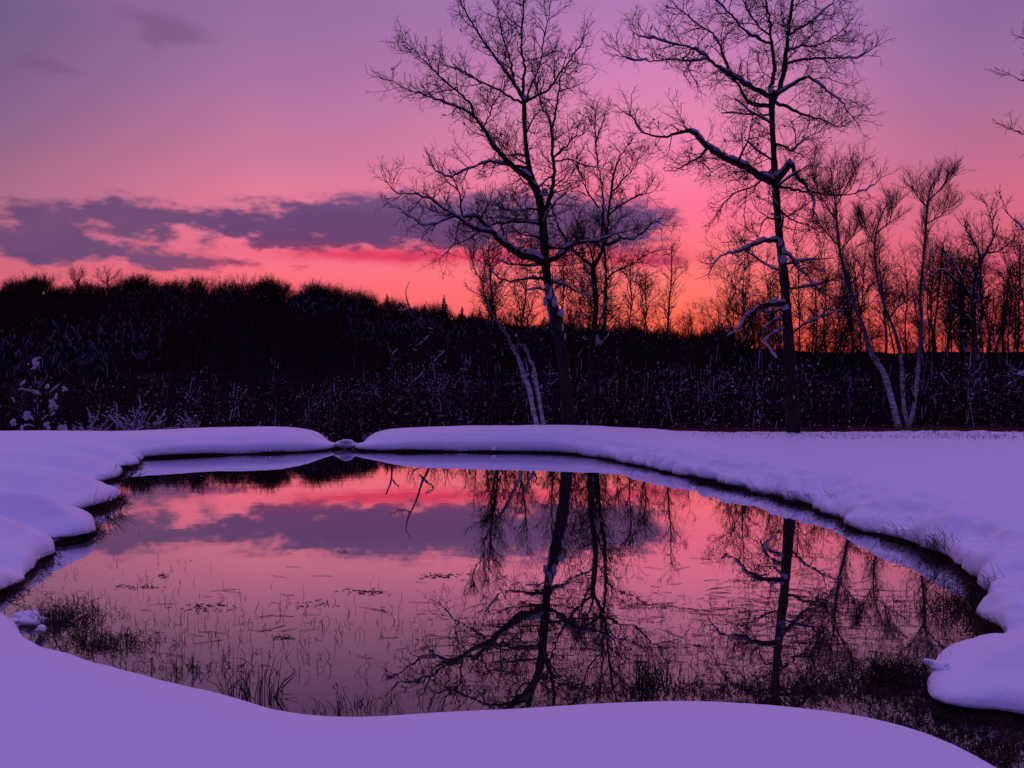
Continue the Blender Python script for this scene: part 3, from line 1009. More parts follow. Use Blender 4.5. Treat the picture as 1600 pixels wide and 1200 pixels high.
# --- big tree on the right
PR_C = Prm(sp=[0.16, 0.12, 0.085], ln=[1.15, 0.6, 0.27], rd=[0.013, 0.008, 0.005], ang=[1.0, 0.95, 0.9], wig=[0.18, 0.23, 0.2], tip=0.0038, snowp=0.16, snows=0.024, up=[0.0, 0.08, 0.15], curl=[0.03, 0.04, 0.05])
traced('poplar_tree', 20.7,
       [(1242, 720, 40), (1240, 675, 37), (1238, 620, 33), (1234, 560, 28), (1230, 500, 25), (1227, 455, 24), (1222, 405, 22), (1217, 360, 19), (1213, 310, 19), (1211, 280, 18),
        (1209, 240, 14), (1207, 200, 13), (1206, 160, 15), (1210, 142, 14)],
       [([(1207, 160, 14), (1218, 138, 12), (1224, 112, 11), (1228, 80, 10), (1231, 48, 9), (1236, 15, 8), (1240, -30, 7), (1243, -70, 5)], 0.3, 0.06, 1.0),
        ([(1205, 158, 11), (1206, 130, 10), (1210, 100, 9), (1205, 66, 7), (1203, 35, 6), (1196, 0, 5), (1188, -40, 4)], 0.9, 0.2, 1.0),
        ([(1206, 152, 12), (1186, 142, 11), (1165, 130, 10), (1147, 120, 9), (1128, 108, 8), (1108, 93, 7), (1086, 77, 6), (1060, 70, 5), (1030, 62, 4), (1000, 58, 3)], -1.4, 0.5, 1.0),
        ([(1104, 92, 5), (1080, 95, 4), (1050, 92, 4), (1015, 96, 3), (985, 92, 3), (966, 80, 2)], -2.2, 0.2, 0.8, -1.1),
        ([(1142, 115, 7), (1132, 92, 6), (1124, 68, 5), (1108, 48, 4), (1086, 34, 4), (1062, 14, 3), (1042, -8, 2)], 0.8, 0.1, 1.0, -0.6),
        ([(1205, 68, 6), (1185, 60, 6), (1165, 48, 5), (1148, 30, 5), (1130, 12, 4), (1110, -8, 3)], -0.8, 0.25, 1.0, 0.8),
        ([(1204, 55, 5), (1182, 38, 4), (1168, 15, 4), (1156, -10, 3)], 1.4, 0.1, 1.0, 0.8),
        ([(1206, 165, 10), (1188, 164, 10), (1170, 160, 9), (1160, 145, 7), (1152, 128, 6)], -0.4, 0.5, 0.8),
        ([(1210, 285, 17), (1190, 276, 16), (1165, 262, 15), (1142, 252, 14), (1120, 240, 13), (1104, 228, 12), (1090, 215, 11), (1076, 205, 10), (1062, 207, 8), (1042, 213, 6),
          (1020, 213, 5), (1002, 204, 4), (986, 180, 3)], -1.6, 0.75, 0.95),
        ([(1105, 230, 6), (1095, 245, 5), (1078, 252, 4), (1062, 262, 3)], -1.4, 0.4, 0.8, -0.9),
        ([(1152, 254, 6), (1160, 236, 5), (1168, 222, 4), (1172, 205, 2)], -0.9, 0.3, 0.8, -0.6),
        ([(1212, 285, 14), (1224, 270, 13), (1235, 257, 12), (1243, 270, 9), (1254, 284, 9), (1262, 295, 8), (1269, 312, 7), (1272, 330, 5)], -1.0, 0.6, 0.6),
        ([(1214, 148, 8), (1236, 134, 7), (1258, 122, 6), (1278, 130, 5), (1300, 148, 4), (1318, 165, 3), (1332, 182, 2)], -0.9, 0.25, 1.0),
        ([(1212, 160, 8), (1240, 172, 7), (1266, 182, 5), (1290, 190, 4), (1312, 198, 3), (1330, 190, 2)], 1.1, 0.2, 1.0),
        ([(1228, 100, 6), (1252, 94, 6), (1280, 90, 5), (1310, 91, 4), (1340, 90, 3), (1362, 76, 2)], -1.0, 0.2, 0.75),
        ([(1231, 55, 6), (1256, 40, 5), (1282, 22, 4), (1305, -2, 3)], 0.9, 0.1, 1.0),
        ([(1229, 80, 5), (1252, 72, 5), (1280, 70, 4), (1310, 52, 3), (1325, 38, 2)], 1.5, 0.1, 1.0),
        ([(1215, 292, 6), (1240, 296, 5), (1268, 300, 5), (1300, 305, 4), (1335, 302, 3), (1368, 288, 2)], -1.2, 0.25, 0.85),
        ([(1211, 225, 6), (1224, 228, 5), (1236, 236, 5), (1252, 222, 3), (1270, 210, 2)], -0.8, 0.35, 0.9),
        ([(1208, 262, 5), (1180, 290, 4), (1150, 300, 4), (1125, 325, 3)], 1.0, 0.15, 1.0),
        ([(1221, 380, 11), (1205, 376, 10), (1188, 378, 9), (1170, 386, 8), (1150, 394, 6), (1133, 398, 4), (1118, 412, 3)], -1.0, 0.9, 0.8),
        ([(1224, 392, 8), (1236, 402, 7), (1246, 418, 6), (1262, 432, 4), (1278, 452, 3)], -0.8, 0.7, 0.8),
        ([(1229, 476, 12), (1212, 474, 12), (1195, 478, 11), (1180, 484, 10), (1168, 494, 8), (1160, 505, 7), (1150, 518, 4), (1136, 524, 3)], -1.1, 0.98, 0.55),
        ([(1229, 500, 7), (1212, 500, 6), (1200, 510, 5), (1192, 522, 4)], 0.8, 0.7, 0.6),
        ([(1228, 515, 6), (1210, 520, 5), (1195, 534, 6), (1203, 546, 5), (1213, 560, 3)], -1.3, 0.9, 0.3),
        ([(1219, 345, 5), (1200, 340, 4), (1190, 352, 3), (1185, 372, 2)], 0.6, 0.3, 0.9),
        ([(1219, 330, 5), (1240, 345, 4), (1262, 350, 3), (1280, 362, 2)], 1.0, 0.1, 0.9)],
       PR_C, 'tall straight bare poplar on the right with a long snowy limb to the left', snow_trunk=0.08,
       lw=0.68, auto=[(5, 0.33, 0.55, 1.5, 0.0, 0.03), (8, 0.6, 0.97, 1.6, 0.25, 0.03)], trunk_extra=[(1219, 378, 7, 7), (1226, 392, 7, 9), (1224, 405, 8, 7), (1213, 272, 5, 5), (1205, 140, 5, 7), (1228, 480, 7, 6), (1240, 620, 3, 4)])

# --- birches on the right
PR_K = Prm(wig=[0.10, 0.14, 0.16], sp=[0.115, 0.11, 0.10], ln=[1.6, 0.8, 0.36], snowp=0.02, snows=0.03, up=[0.4, 0.3, 0.25], curl=[0.07, 0.06, 0.05],
           rd=[0.013, 0.008, 0.0055], ang=[0.6, 0.6, 0.7])
traced('birch_tree', 33.6,
       [(1412, 700, 17), (1405, 672, 15), (1394, 628, 14), (1386, 598, 14), (1380, 582, 13), (1366, 560, 12), (1357, 540, 11), (1348, 510, 10), (1338, 485, 9), (1327, 460, 8),
        (1320, 425, 7), (1313, 395, 6), (1309, 360, 5), (1306, 325, 4), (1301, 290, 3), (1298, 262, 2)],
       [([(1308, 345, 3), (1290, 320, 3), (1275, 290, 2), (1270, 262, 1.5)], -0.5, 0.0, 0.9),
        ([(1306, 325, 3), (1318, 300, 3), (1330, 275, 2), (1340, 258, 1.5)], 0.5, 0.0, 0.9),
        ([(1313, 392, 3), (1330, 372, 2.5), (1345, 350, 2)], 0.6, 0.0, 0.8),
        ([(1312, 385, 3), (1295, 368, 2.5), (1282, 350, 2)], 0.4, 0.0, 0.8)],
       PR_K, 'leaning white birch, the leftmost of the three birches', tw=0.66, lw=0.66, bark=M_BIRCH, snow_trunk=0.35, twigs_on_trunk=0.5, twmul=0.85, group='white birches on the right')
traced('birch_tree', 34.2,
       [(1420, 700, 9), (1419, 672, 8), (1413, 640, 9), (1410, 600, 9), (1408, 562, 9), (1400, 525, 8), (1390, 498, 7), (1380, 470, 6), (1372, 440, 5), (1367, 405, 4), (1368, 370, 3.5), (1376, 340, 3), (1386, 318, 2)],
       [([(1368, 385, 3), (1355, 360, 2.5), (1345, 338, 2)], -0.6, 0.0, 0.8),
        ([(1369, 365, 3), (1390, 345, 2.5), (1395, 320, 2)], 0.6, 0.0, 0.8),
        ([(1390, 498, 4), (1403, 480, 3), (1418, 470, 2)], 0.6, 0.2, 0.7)],
       PR_K, 'slender curved birch, the middle of the three birches', tw=0.66, lw=0.66, bark=M_BIRCH, snow_trunk=0.3, twigs_on_trunk=0.48, twmul=0.85, group='white birches on the right')
traced('birch_tree', 33.8,
       [(1418, 700, 10), (1420, 670, 9), (1426, 645, 10), (1430, 620, 9), (1434, 580, 9), (1437, 545, 8), (1440, 500, 7), (1438, 468, 7), (1441, 425, 6), (1444, 395, 5), (1447, 350, 4.5),
        (1449, 322, 4), (1452, 300, 3), (1460, 282, 2)],
       [([(1429, 628, 8), (1421, 605, 7), (1415, 592, 5), (1423, 584, 3)], -0.4, 0.9, 0.0),
        ([(1449, 325, 3), (1435, 308, 2.5), (1425, 295, 2)], -0.4, 0.0, 0.8),
        ([(1450, 315, 3), (1470, 295, 2.5), (1486, 275, 2)], 0.4, 0.0, 0.9),
        ([(1447, 350, 3), (1468, 338, 2.5), (1488, 322, 2)], 0.4, 0.0, 0.8)],
       PR_K, 'upright birch with a hooked snowy stub, the rightmost of the three birches', tw=0.66, lw=0.66, bark=M_BIRCH, snow_trunk=0.4, twigs_on_trunk=0.48, twmul=0.85, group='white birches on the right')

# --- leaning snowy birches left of the poplar
traced('birch_tree', 31.0,
       [(848, 700, 12), (840, 668, 11), (832, 635, 11), (826, 605, 11), (818, 585, 10), (810, 560, 9), (802, 545, 8), (790, 520, 7), (778, 503, 6), (767, 488, 5), (757, 465, 3), (756, 430, 2.5), (762, 400, 1.5)],
       [([(756, 440, 2.5), (742, 425, 2), (738, 405, 1.5)], 0.4, 0, 0.6),
        ([(822, 592, 8), (828, 586, 7), (834, 594, 6)], 0.0, 0.95, 0.0)],
       Prm(**{**PR_K.__dict__, 'snowp': 0.0}), 'snow plastered birch leaning left in front of the dark woods', tw=0.66, lw=0.66, bark=M_BIRCH, snow_trunk=1.1, twigs_on_trunk=0.75, twmul=0.6,
       group='leaning birches left of the tall poplar')
traced('birch_tree', 31.3,
       [(855, 700, 11), (850, 668, 10), (845, 640, 9), (840, 610, 9), (836, 590, 9), (833, 572, 8), (826, 560, 7), (822, 545, 6), (812, 538, 4), (806, 545, 3)],
       [([(834, 575, 6), (838, 565, 4), (837, 556, 3)], 0.0, 0.8, 0.0),
        ([(836, 668, 7), (836, 630, 6), (835, 600, 5)], 0.2, 0.5, 0.0)],
       PR_K, 'short hooked birch stem beside the leaning birch', tw=0.66, lw=0.66, bark=M_BIRCH, snow_trunk=1.2, group='leaning birches left of the tall poplar')

# --- tree with snow limbs near the right edge
PR_D = Prm(sp=[0.24, 0.17, 0.13], ln=[1.4, 0.65, 0.3], snowp=0.10, snows=0.04, up=[0.3, 0.3, 0.3], rd=[0.018, 0.011, 0.007])
traced('bare_tree', 36.0,
       [(1524, 700, 20), (1524, 660, 18), (1524, 600, 15), (1523, 545, 14), (1521, 500, 13), (1519, 465, 12), (1522, 440, 9), (1530, 415, 7), (1540, 395, 6), (1552, 372, 4), (1560, 350, 3)],
       [([(1519, 470, 10), (1508, 452, 9), (1494, 440, 7), (1482, 428, 6), (1470, 422, 5), (1455, 430, 3)], -1, 0.9, 0.9),
        ([(1532, 412, 6), (1528, 390, 5), (1518, 372, 4), (1508, 355, 3)], -1, 0.5, 0.9),
        ([(1500, 430, 5), (1492, 410, 4), (1480, 395, 3)], 0.5, 0.7, 0.7, -0.5),
        ([(1518, 475, 7), (1530, 470, 6), (1540, 466, 4)], -0.6, 0.9, 0.4),
        ([(1520, 505, 7), (1508, 492, 6), (1496, 484, 5), (1486, 478, 4)], -0.8, 0.9, 0.6),
        ([(1519, 520, 5), (1500, 518, 4), (1480, 510, 3)], -0.6, 0.7, 0.8),
        ([(1540, 395, 5), (1562, 392, 4), (1585, 372, 3)], 1.2, 0.1, 1.0),
        ([(1552, 372, 4), (1550, 345, 3), (1540, 318, 2)], 1.2, 0.0, 1.0)],
       PR_D, 'bare tree with crooked snowy limbs right of the three birches', snow_trunk=0.3, trunk_extra=[(1526, 562, 7, 9), (1526, 596, 4, 9)])

# --- tree beyond the right edge, its branches reach into view
traced('bare_tree', 17.0,
       [(1700, 720, 34), (1700, 600, 30), (1695, 480, 26), (1690, 380, 22), (1685, 280, 18), (1680, 180, 14), (1675, 90, 10), (1672, 0, 6)],
       [([(1682, 200, 8), (1655, 160, 6), (1628, 140, 5), (1600, 128, 4), (1582, 118, 2)], -0.5, 0.1, 0.8),
        ([(1684, 280, 8), (1660, 250, 6), (1630, 225, 5), (1602, 212, 4), (1582, 200, 2)], -0.8, 0.1, 0.8),
        ([(1690, 400, 9), (1660, 380, 7), (1630, 370, 5), (1600, 358, 4), (1578, 338, 3), (1562, 308, 2)], -0.6, 0.1, 0.5),
        ([(1692, 470, 8), (1660, 440, 6), (1630, 430, 4), (1604, 418, 3)], 0.6, 0.1, 0.8),
        ([(1697, 570, 10), (1660, 565, 8), (1630, 575, 7), (1605, 582, 6), (1590, 586, 5)], -0.6, 1.0, 0.3),
        ([(1677, 100, 6), (1650, 80, 5), (1620, 70, 3), (1600, 60, 2)], 0.5, 0.1, 0.6)],
       Prm(sp=[0.2, 0.15, 0.12], ln=[0.8, 0.45, 0.22], snowp=0.05), 'bare tree at the far right edge whose branch tips reach into view', snow_trunk=0.1,
       trunk_extra=[(1598, 582, 9, 5)])

# --- tall thin sapling against the woods, centre left
traced('bare_tree', 40.0,
       [(682, 700, 8), (677, 668, 7), (674, 630, 8), (677, 595, 7), (673, 570, 7), (668, 545, 6), (660, 530, 6), (652, 505, 5), (645, 488, 4), (638, 475, 4), (634, 455, 2), (640, 440, 1.5)],
       [([(675, 575, 6), (684, 560, 5), (696, 548, 4), (705, 542, 3)], 0, 0.7, 0.3),
        ([(655, 540, 5), (668, 528, 5), (678, 518, 4), (668, 512, 3)], 0, 0.8, 0.4),
        ([(668, 575, 5), (655, 590, 4), (640, 600, 3)], 0, 0.6, 0.4),
        ([(642, 482, 4), (625, 485, 3), (612, 478, 2)], 0, 0.5, 0.4),
        ([(660, 552, 4), (645, 545, 3), (640, 528, 2)], 0, 0.6, 0.3)],
       Prm(sp=[0.3, 0.2, 0.15], ln=[0.6, 0.35, 0.2], snowp=0.25, snows=0.04), 'thin crooked sapling whose wiry top rises above the dark hill', snow_trunk=0.8)
traced('bare_tree', 33.0,
       [(596, 700, 9), (598, 668, 8), (598, 640, 8), (604, 615, 7), (611, 590, 6), (612, 565, 5), (610, 550, 4), (602, 530, 3)],
       [([(612, 556, 4), (620, 545, 3)], 0, 0.9, 0.3),
        ([(600, 630, 5), (588, 615, 4), (582, 600, 3)], 0, 0.9, 0.4),
        ([(600, 640, 5), (612, 640, 4)], 0, 0.9, 0.4)],
       Prm(sp=[0.3, 0.2, 0.15], ln=[0.6, 0.35, 0.2], snowp=0.3, snows=0.04), 'small forked sapling dusted with snow above the gap in the bank', snow_trunk=0.9)
# snowy shrubs on the left
traced('snowy_tree', 24.0,
       [(53, 705, 10), (53, 675, 9), (57, 650, 8), (58, 630, 8), (64, 618, 8), (60, 600, 5), (55, 590, 3)],
       [([(64, 620, 7), (50, 612, 6), (40, 610, 5), (28, 610, 3)], -0.3, 1.0, 0.7),
        ([(58, 660, 7), (70, 655, 6), (80, 645, 4), (88, 632, 3)], -0.3, 1.0, 0.8),
        ([(55, 668, 6), (45, 664, 5), (32, 668, 3)], -0.3, 1.0, 0.6),
        ([(64, 618, 5), (78, 615, 4), (92, 600, 3)], 0.3, 0.6, 0.8),
        ([(58, 600, 3), (52, 578, 2), (56, 560, 2)], 0.3, 0.6, 0.8)],
       Prm(sp=[0.2, 0.15, 0.12], ln=[0.7, 0.35, 0.2], snowp=0.45, snows=0.06), 'small snow laden tree with clumps at the far left edge of the woods', snow_trunk=0.8,
       trunk_extra=[(40, 650, 9, 8), (98, 670, 9, 10), (85, 635, 9, 6), (72, 665, 6, 7), (20, 660, 6, 6), (102, 608, 4, 5), (88, 620, 3, 6)])
for si, (cx, lab, hgt, nst) in enumerate([(212, 'round snow coated bush behind the left bank', 1.0, 22), (142, 'faint snow dusted bush between the snowy tree and the round bush', 0.95, 12),
                                          (310, 'low leaning snow dusted brush right of the round bush', 0.8, 14)]):
    Yb = 23.5 + si
    base = P(cx, 676, Yb)
    base[2] -= 0.15
    root = link('snowy_bush', None, None, base)
    tag(root, lab, 'bush', 'snow dusted bushes behind the left bank')
    mb, smb = MB(), MB()
    pb = Prm(sp=[0.14, 0.12, 0.1], ln=[0.45, 0.25, 0.14], snowp=0.0, rd=[0.012, 0.009, 0.006])
    for k in range(nst):
        a = RNG.uniform(-1.25, 1.25) if si != 2 else RNG.uniform(-1.2, -0.3)
        dr = np.array([math.sin(a), RNG.uniform(-0.5, 0.5), math.cos(a) * 0.9])
        L = hgt * RNG.uniform(0.6, 1.25)
        n = 8
        pts, cur, p = [np.zeros(3)], dr / np.linalg.norm(dr), np.array([RNG.uniform(-0.15, 0.15), 0, 0])
        for q in range(n):
            cur = cur + RNG.normal(size=3) * 0.14
            cur /= np.linalg.norm(cur)
            p = p + cur * L / n
            pts.append(p)
        pts = np.array(pts)
        rad = np.linspace(0.02, 0.006, n + 1)
        tube(mb, pts, rad, 4)
        spawn(mb, None, pts, rad, 1, pb, 0.2, None, 1.6)
        off = pts + [0, 0, 0.018]
        tube(smb, off, rad * 0.9 + 0.006, 5)
        for q in range(7):
            i = int(RNG.integers(1, n))
            s = RNG.uniform(0.015, 0.04)
            lump(smb, pts[i] + RNG.normal(size=3) * 0.07 + [0, 0, 0.03], (s * 1.5, s, s * 0.8))
    link('branches', mb.mesh('branches', M_TWIG), root)
    link('snow_dusting', smb.mesh('snow_dusting', M_SNOWB), root)


# ------------------------------------------------------------------ prototype trees for the woods
def proto(name, h, r, pr, lean=0.0, t0=0.35, flecks=0, fs=0.04, streak=0.3, mat=None, wob=0.05, forks=0, white=False):
    mb, cb, smb = MB(), MB(), MB()
    n = max(8, int(h / 0.3))
    p = np.array([0, 0, -0.4])
    cur = np.array([lean, RNG.uniform(-0.1, 0.1), 1.0])
    pts = [p]
    for k in range(n):
        cur = cur + np.array([RNG.normal() * wob, RNG.normal() * wob, 0.05])
        cur /= np.linalg.norm(cur)
        p = p + cur * (h + 0.4) / n
        pts.append(p)
    pts = np.array(pts)
    rad = r * (1 - np.linspace(0, 1, n + 1)) ** 0.8 + 0.007
    tube(mb, pts, rad, 6)
    allp = [(pts, rad)]
    for q in range(forks):
        i = int(n * RNG.uniform(0.3, 0.7))
        dr = np.array([RNG.choice([-1, 1]) * RNG.uniform(0.3, 0.8), RNG.uniform(-0.4, 0.4), 1.0])
        m = n - i
        c2, p2, pp = dr / np.linalg.norm(dr), pts[i], [pts[i]]
        for k in range(m):
            c2 = c2 + RNG.normal(size=3) * 0.1 + UPV * 0.06
            c2 /= np.linalg.norm(c2)
            p2 = p2 + c2 * (h / n) * 0.85
            pp.append(p2)
        pp = np.array(pp)
        rr = np.linspace(rad[i] * 0.75, 0.008, len(pp))
        tube(cb, pp, rr, 5)
        allp.append((pp, rr))
    for (pp, rr) in allp:
        spawn(cb, None, pp, rr, 0, pr, t0 if pp is pts else 0.15, None, 1.0)
    if flecks:
        V = np.concatenate(cb.v + [pts.astype(np.float32)])
        V = V[V[:, 2] < h * 0.8]
        for q in range(flecks):
            c = V[int(RNG.integers(0, len(V)))]
            s = fs * (RNG.uniform(0.35, 1.0) ** 1.8 * 1.2 + (0.9 if RNG.random() < 0.07 else 0))
            a = RNG.uniform(-1.2, 1.2)
            lump(smb, c + [0, 0, s * 0.3], (s * RNG.uniform(0.8, 2.0), s * 0.8, s * RNG.uniform(0.6, 1.0)), ICO0, 0.45, (math.cos(a), 0.1, math.sin(a)))
    if streak:
        for (pp, rr) in allp:
            i = 1
            while i < len(pp) - 2:
                if RNG.random() < streak:
                    j = min(len(pp), i + int(RNG.integers(2, 5)))
                    seg = pp[i:j] + np.array([rr[i] * 0.4, -rr[i] * 0.6 - 0.01, 0])
                    if len(seg) > 1:
                        tube(smb, seg, rr[i:j] * 0.7 + 0.008, 4)
                    i = j
                i += 1
    root = bpy.data.objects.new(name, None)
    parts = [('trunk', mb.mesh('trunk', mat or M_BARK)), ('crown', cb.mesh('crown', M_TWIG if flecks else M_FAR))]
    if not smb.empty():
        parts.append(('snow_dusting', smb.mesh('snow_dusting', M_SNOWT)))
    return name, parts


def place(pt, loc, rz, sc, label, cat, group):
    name, parts = pt
    r = bpy.data.objects.new(name, None)
    COL.objects.link(r)
    r.location = [float(c) for c in loc]
    r.rotation_euler = (0, 0, rz)
    r.scale = (sc, sc, sc)
    tag(r, label, cat, group)
    for nm, me in parts:
        c = bpy.data.objects.new(nm, me)
        COL.objects.link(c)
        c.parent = r
    return r


PS = Prm(sp=[0.22, 0.17, 0.14], ln=[1.1, 0.5, 0.25], rd=[0.014, 0.009, 0.007], up=[0.3, 0.3, 0.3], tip=0.005, step=[0.2, 0.16, 0.12])
saps = [proto('bare_sapling', RNG.uniform(4.0, 6.0), RNG.uniform(0.025, 0.045), PS, RNG.uniform(-0.25, 0.25), 0.12, 72, 0.033, 0.6, wob=0.06, forks=1 + i % 2) for i in range(7)]
thick = [proto('leaning_sapling', RNG.uniform(3.0, 4.5), RNG.uniform(0.03, 0.05), PS, s * RNG.uniform(0.4, 0.8), 0.15, 34, 0.035, 0.4, wob=0.16, forks=1) for s in (-1, 1, 1)]
pale = [proto('pale_sapling', RNG.uniform(3.8, 5.2), 0.035, PS, RNG.uniform(-0.1, 0.1), 0.4, 26, 0.035, 0.6, mat=M_BIRCH, wob=0.05, forks=i % 2) for i in range(3)]
PT = Prm(sp=[0.24, 0.18, 0.14], ln=[1.9, 0.9, 0.42], rd=[0.022, 0.013, 0.0095], up=[0.2, 0.2, 0.25], curl=[0.05, 0.05, 0.05], wig=[0.16, 0.2, 0.2], tip=0.007, step=[0.28, 0.2, 0.16], ang=[0.9, 0.85, 0.85])
talls = [proto('bare_tree', RNG.uniform(8.0, 10.0), RNG.uniform(0.06, 0.10), PT, RNG.uniform(-0.06, 0.06), 0.3, 25, 0.05, 0.12, wob=0.04, forks=i % 3) for i in range(6)]

ZONES = [(0, 'under the snowy tree at the far left'), (130, 'behind the round snowy bush'), (290, 'right of the round snowy bush'), (430, 'left of the notch in the far bank'),
         (560, 'above the notch in the far bank'), (640, 'around the crooked wiry sapling'), (740, 'around the leaning birches'), (860, 'behind the two tall left trees'),
         (960, 'right of the twin stemmed tree'), (1060, 'left of the big right poplar'), (1170, 'behind the big right poplar'), (1270, 'right of the big right poplar'),
         (1370, 'behind the three birches'), (1460, 'by the crooked snowy tree at the right'), (1550, 'at the right edge of the woods')]


def zone(px):
    r = ZONES[0][1]
    for a, b in ZONES:
        if px >= a:
            r = b
    return r


# thicket: individual saplings close behind the pond
pos = []
cnt = 0
for tries in range(6000):
    Yd = 29 + 22 * RNG.random() ** 1.4
    px = RNG.uniform(-60, 1660)
    if px < 450 and RNG.random() < 0.5:
        continue
    x = (px - 800) / F * Yd
    if (1270 < px < 1470 and Yd < 36) or (730 < px < 880 and Yd < 33):
        continue
    if any((x - a) ** 2 + (Yd - b) ** 2 < 0.35 for a, b in pos):
        continue
    pos.append((x, Yd))
    cnt += 1
    r = RNG.random()
    lft = px < 720
    sc = RNG.uniform(0.7, 1.1) * (0.85 if px > 1000 else (0.72 if px < 560 else 0.85)) * (0.8 if Yd < 34 else 1.0)
    z = max(ground_z(x, Yd) if Yd < 34 else -9, float(floor_z(np.array([x]), np.array([Yd]))[0]))
    zn = zone(px)
    front = 'front' if Yd < 35 else 'back'
    if r < 0.56:
        place(saps[int(RNG.integers(0, len(saps)))], (x, Yd, z), RNG.uniform(-0.6, 0.6) + math.pi * RNG.integers(0, 2), sc,
              'thin dark sapling flecked with snow, %s rows, %s' % (front, zn), 'sapling', 'thicket saplings ' + zn)
    elif r < 0.74:
        place(thick[int(RNG.integers(0, 3))], (x, Yd, z), RNG.uniform(-0.5, 0.5), sc * 0.9,
              'leaning snow streaked sapling, %s rows, %s' % (front, zn), 'sapling', 'leaning saplings ' + zn)
    elif px > 1000 or px > 300 and r > 0.8:
        place(pale[int(RNG.integers(0, 3))], (x, Yd, z), RNG.uniform(0, 6), sc * 0.75, 'pale straight low sapling, %s rows, %s' % (front, zn), 'sapling', 'pale saplings ' + zn)
    if cnt > 300:
        break

def ordinal(k):
    a = ['first', 'second', 'third', 'fourth', 'fifth', 'sixth', 'seventh', 'eighth', 'ninth', 'tenth', 'eleventh', 'twelfth', 'thirteenth', 'fourteenth', 'fifteenth',
         'sixteenth', 'seventeenth', 'eighteenth', 'nineteenth']
    if k < 19:
        return a[k]
    t, u = divmod(k + 1, 10)
    return {2: 'twenty', 3: 'thirty'}[t] + '-' + a[u - 1] if u else {2: 'twentieth', 3: 'thirtieth'}[t]


# taller trees standing against the sky
cnt = 0
for (x0, x1, n, Y0, Y1, s0, s1, sz_, wh) in [(740, 1060, 15, 40, 60, 0.85, 1.15, 'tall', 'behind the two trees left of centre'), (740, 1060, 22, 36, 50, 0.45, 0.65, 'short', 'behind the two trees left of centre'),
                                             (1060, 1140, 8, 60, 80, 0.5, 0.75, 'short', 'in the bright gap between the poplars'),
                                             (1130, 1300, 11, 42, 60, 0.85, 1.1, 'tall', 'behind the big right poplar'), (1130, 1300, 10, 38, 60, 0.45, 0.7, 'short', 'behind the big right poplar'),
                                             (1290, 1450, 9, 48, 64, 1.0, 1.3, 'tall', 'behind the three birches'), (1290, 1450, 12, 45, 70, 0.45, 0.7, 'short', 'behind the three birches'),
                                             (1440, 1620, 16, 46, 75, 1.0, 1.35, 'tall', 'in the dense stand at the right edge'), (1440, 1620, 20, 44, 70, 0.6, 0.85, 'short', 'in the dense stand at the right edge')]:
    for k in range(n):
        Yd = RNG.uniform(Y0, Y1)
        px = x0 + (x1 - x0) * (k + RNG.random()) / n
        x = (px - 800) / F * Yd
        z = float(floor_z(np.array([x]), np.array([Yd]))[0])
        place(talls[int(RNG.integers(0, 6))], (x, Yd, z), RNG.uniform(0, 6.28), RNG.uniform(s0, s1),
              '%s %s bare tree from the left %s' % (ordinal(k), sz_, wh), 'tree', sz_ + ' bare trees ' + wh)


# ------------------------------------------------------------------ far wood on the hill (one mass)
def far_tree(mb, x, y, z, h, wdt, nb):
    tw = 0.045 * h / 6
    c0 = np.array([x, y, z])
    tube(mb, [c0 - [0, 0, 0.5], c0 + [0, 0, h * 0.55]], [tw * 2.2, tw * 1.2], 3)
    for k in range(nb):
        a = RNG.uniform(-1.1, 1.1)
        s = RNG.uniform(0.2, 0.55)
        b = c0 + [0, 0, h * s]
        L = h * (1 - s) * RNG.uniform(0.6, 1.05)
        e = b + np.array([math.sin(a) * L * wdt, RNG.uniform(-0.3, 0.3) * L, math.cos(a * 0.8) * L])
        m = (b + e) / 2 + RNG.normal(size=3) * 0.08 * L + [math.sin(a) * L * 0.12, 0, 0]
        tube(mb, [b, m, e], [tw * 0.8, tw * 0.5, tw * 0.22], 3)
        for j in range(5):
            u = RNG.uniform(0.35, 1.0)
            q = b * (1 - u) + e * u + (m - (b + e) / 2) * (1 - abs(2 * u - 1))
            l2 = L * RNG.uniform(0.18, 0.42)
            a2 = a + RNG.uniform(-0.9, 0.9)
            e2 = q + np.array([math.sin(a2) * l2, RNG.uniform(-0.4, 0.4) * l2, math.cos(a2) * l2])
            tube(mb, [q, e2], [tw * 0.42, tw * 0.18], 3)


mb, fmb = MB(), MB()
for k in range(2600):
    px = RNG.uniform(-80, 1150)
    Dr = float(np.interp(px, SKY_PX, SKY_D))
    fr = RNG.random()
    Yd = Dr * (0.80 + 0.21 * fr) if k % 4 else Dr * (0.42 + 0.4 * fr)
    x = (px - 800) / F * Yd
    z = float(floor_z(np.array([x]), np.array([Yd]))[0])
    h = RNG.uniform(3.0, 5.0) * (0.78 + 0.8 * float(vn(np.array([px / 22.0]), np.array([3.3]))[0]) + 0.15) * (0.66 if px > 700 else 1)
    far_tree(mb, x, Yd, z, h, RNG.uniform(0.6, 0.9), 7 if Yd < Dr * 0.85 else 11)
    # brush round its foot
    for j in range(3):
        a = RNG.uniform(-1.0, 1.0)
        b = np.array([x + RNG.uniform(-2, 2), Yd, z - 0.3])
        tube(mb, [b, b + np.array([math.sin(a) * 1.4, 0, math.cos(a) * RNG.uniform(1.2, 2.6)])], [0.28, 0.05], 3)
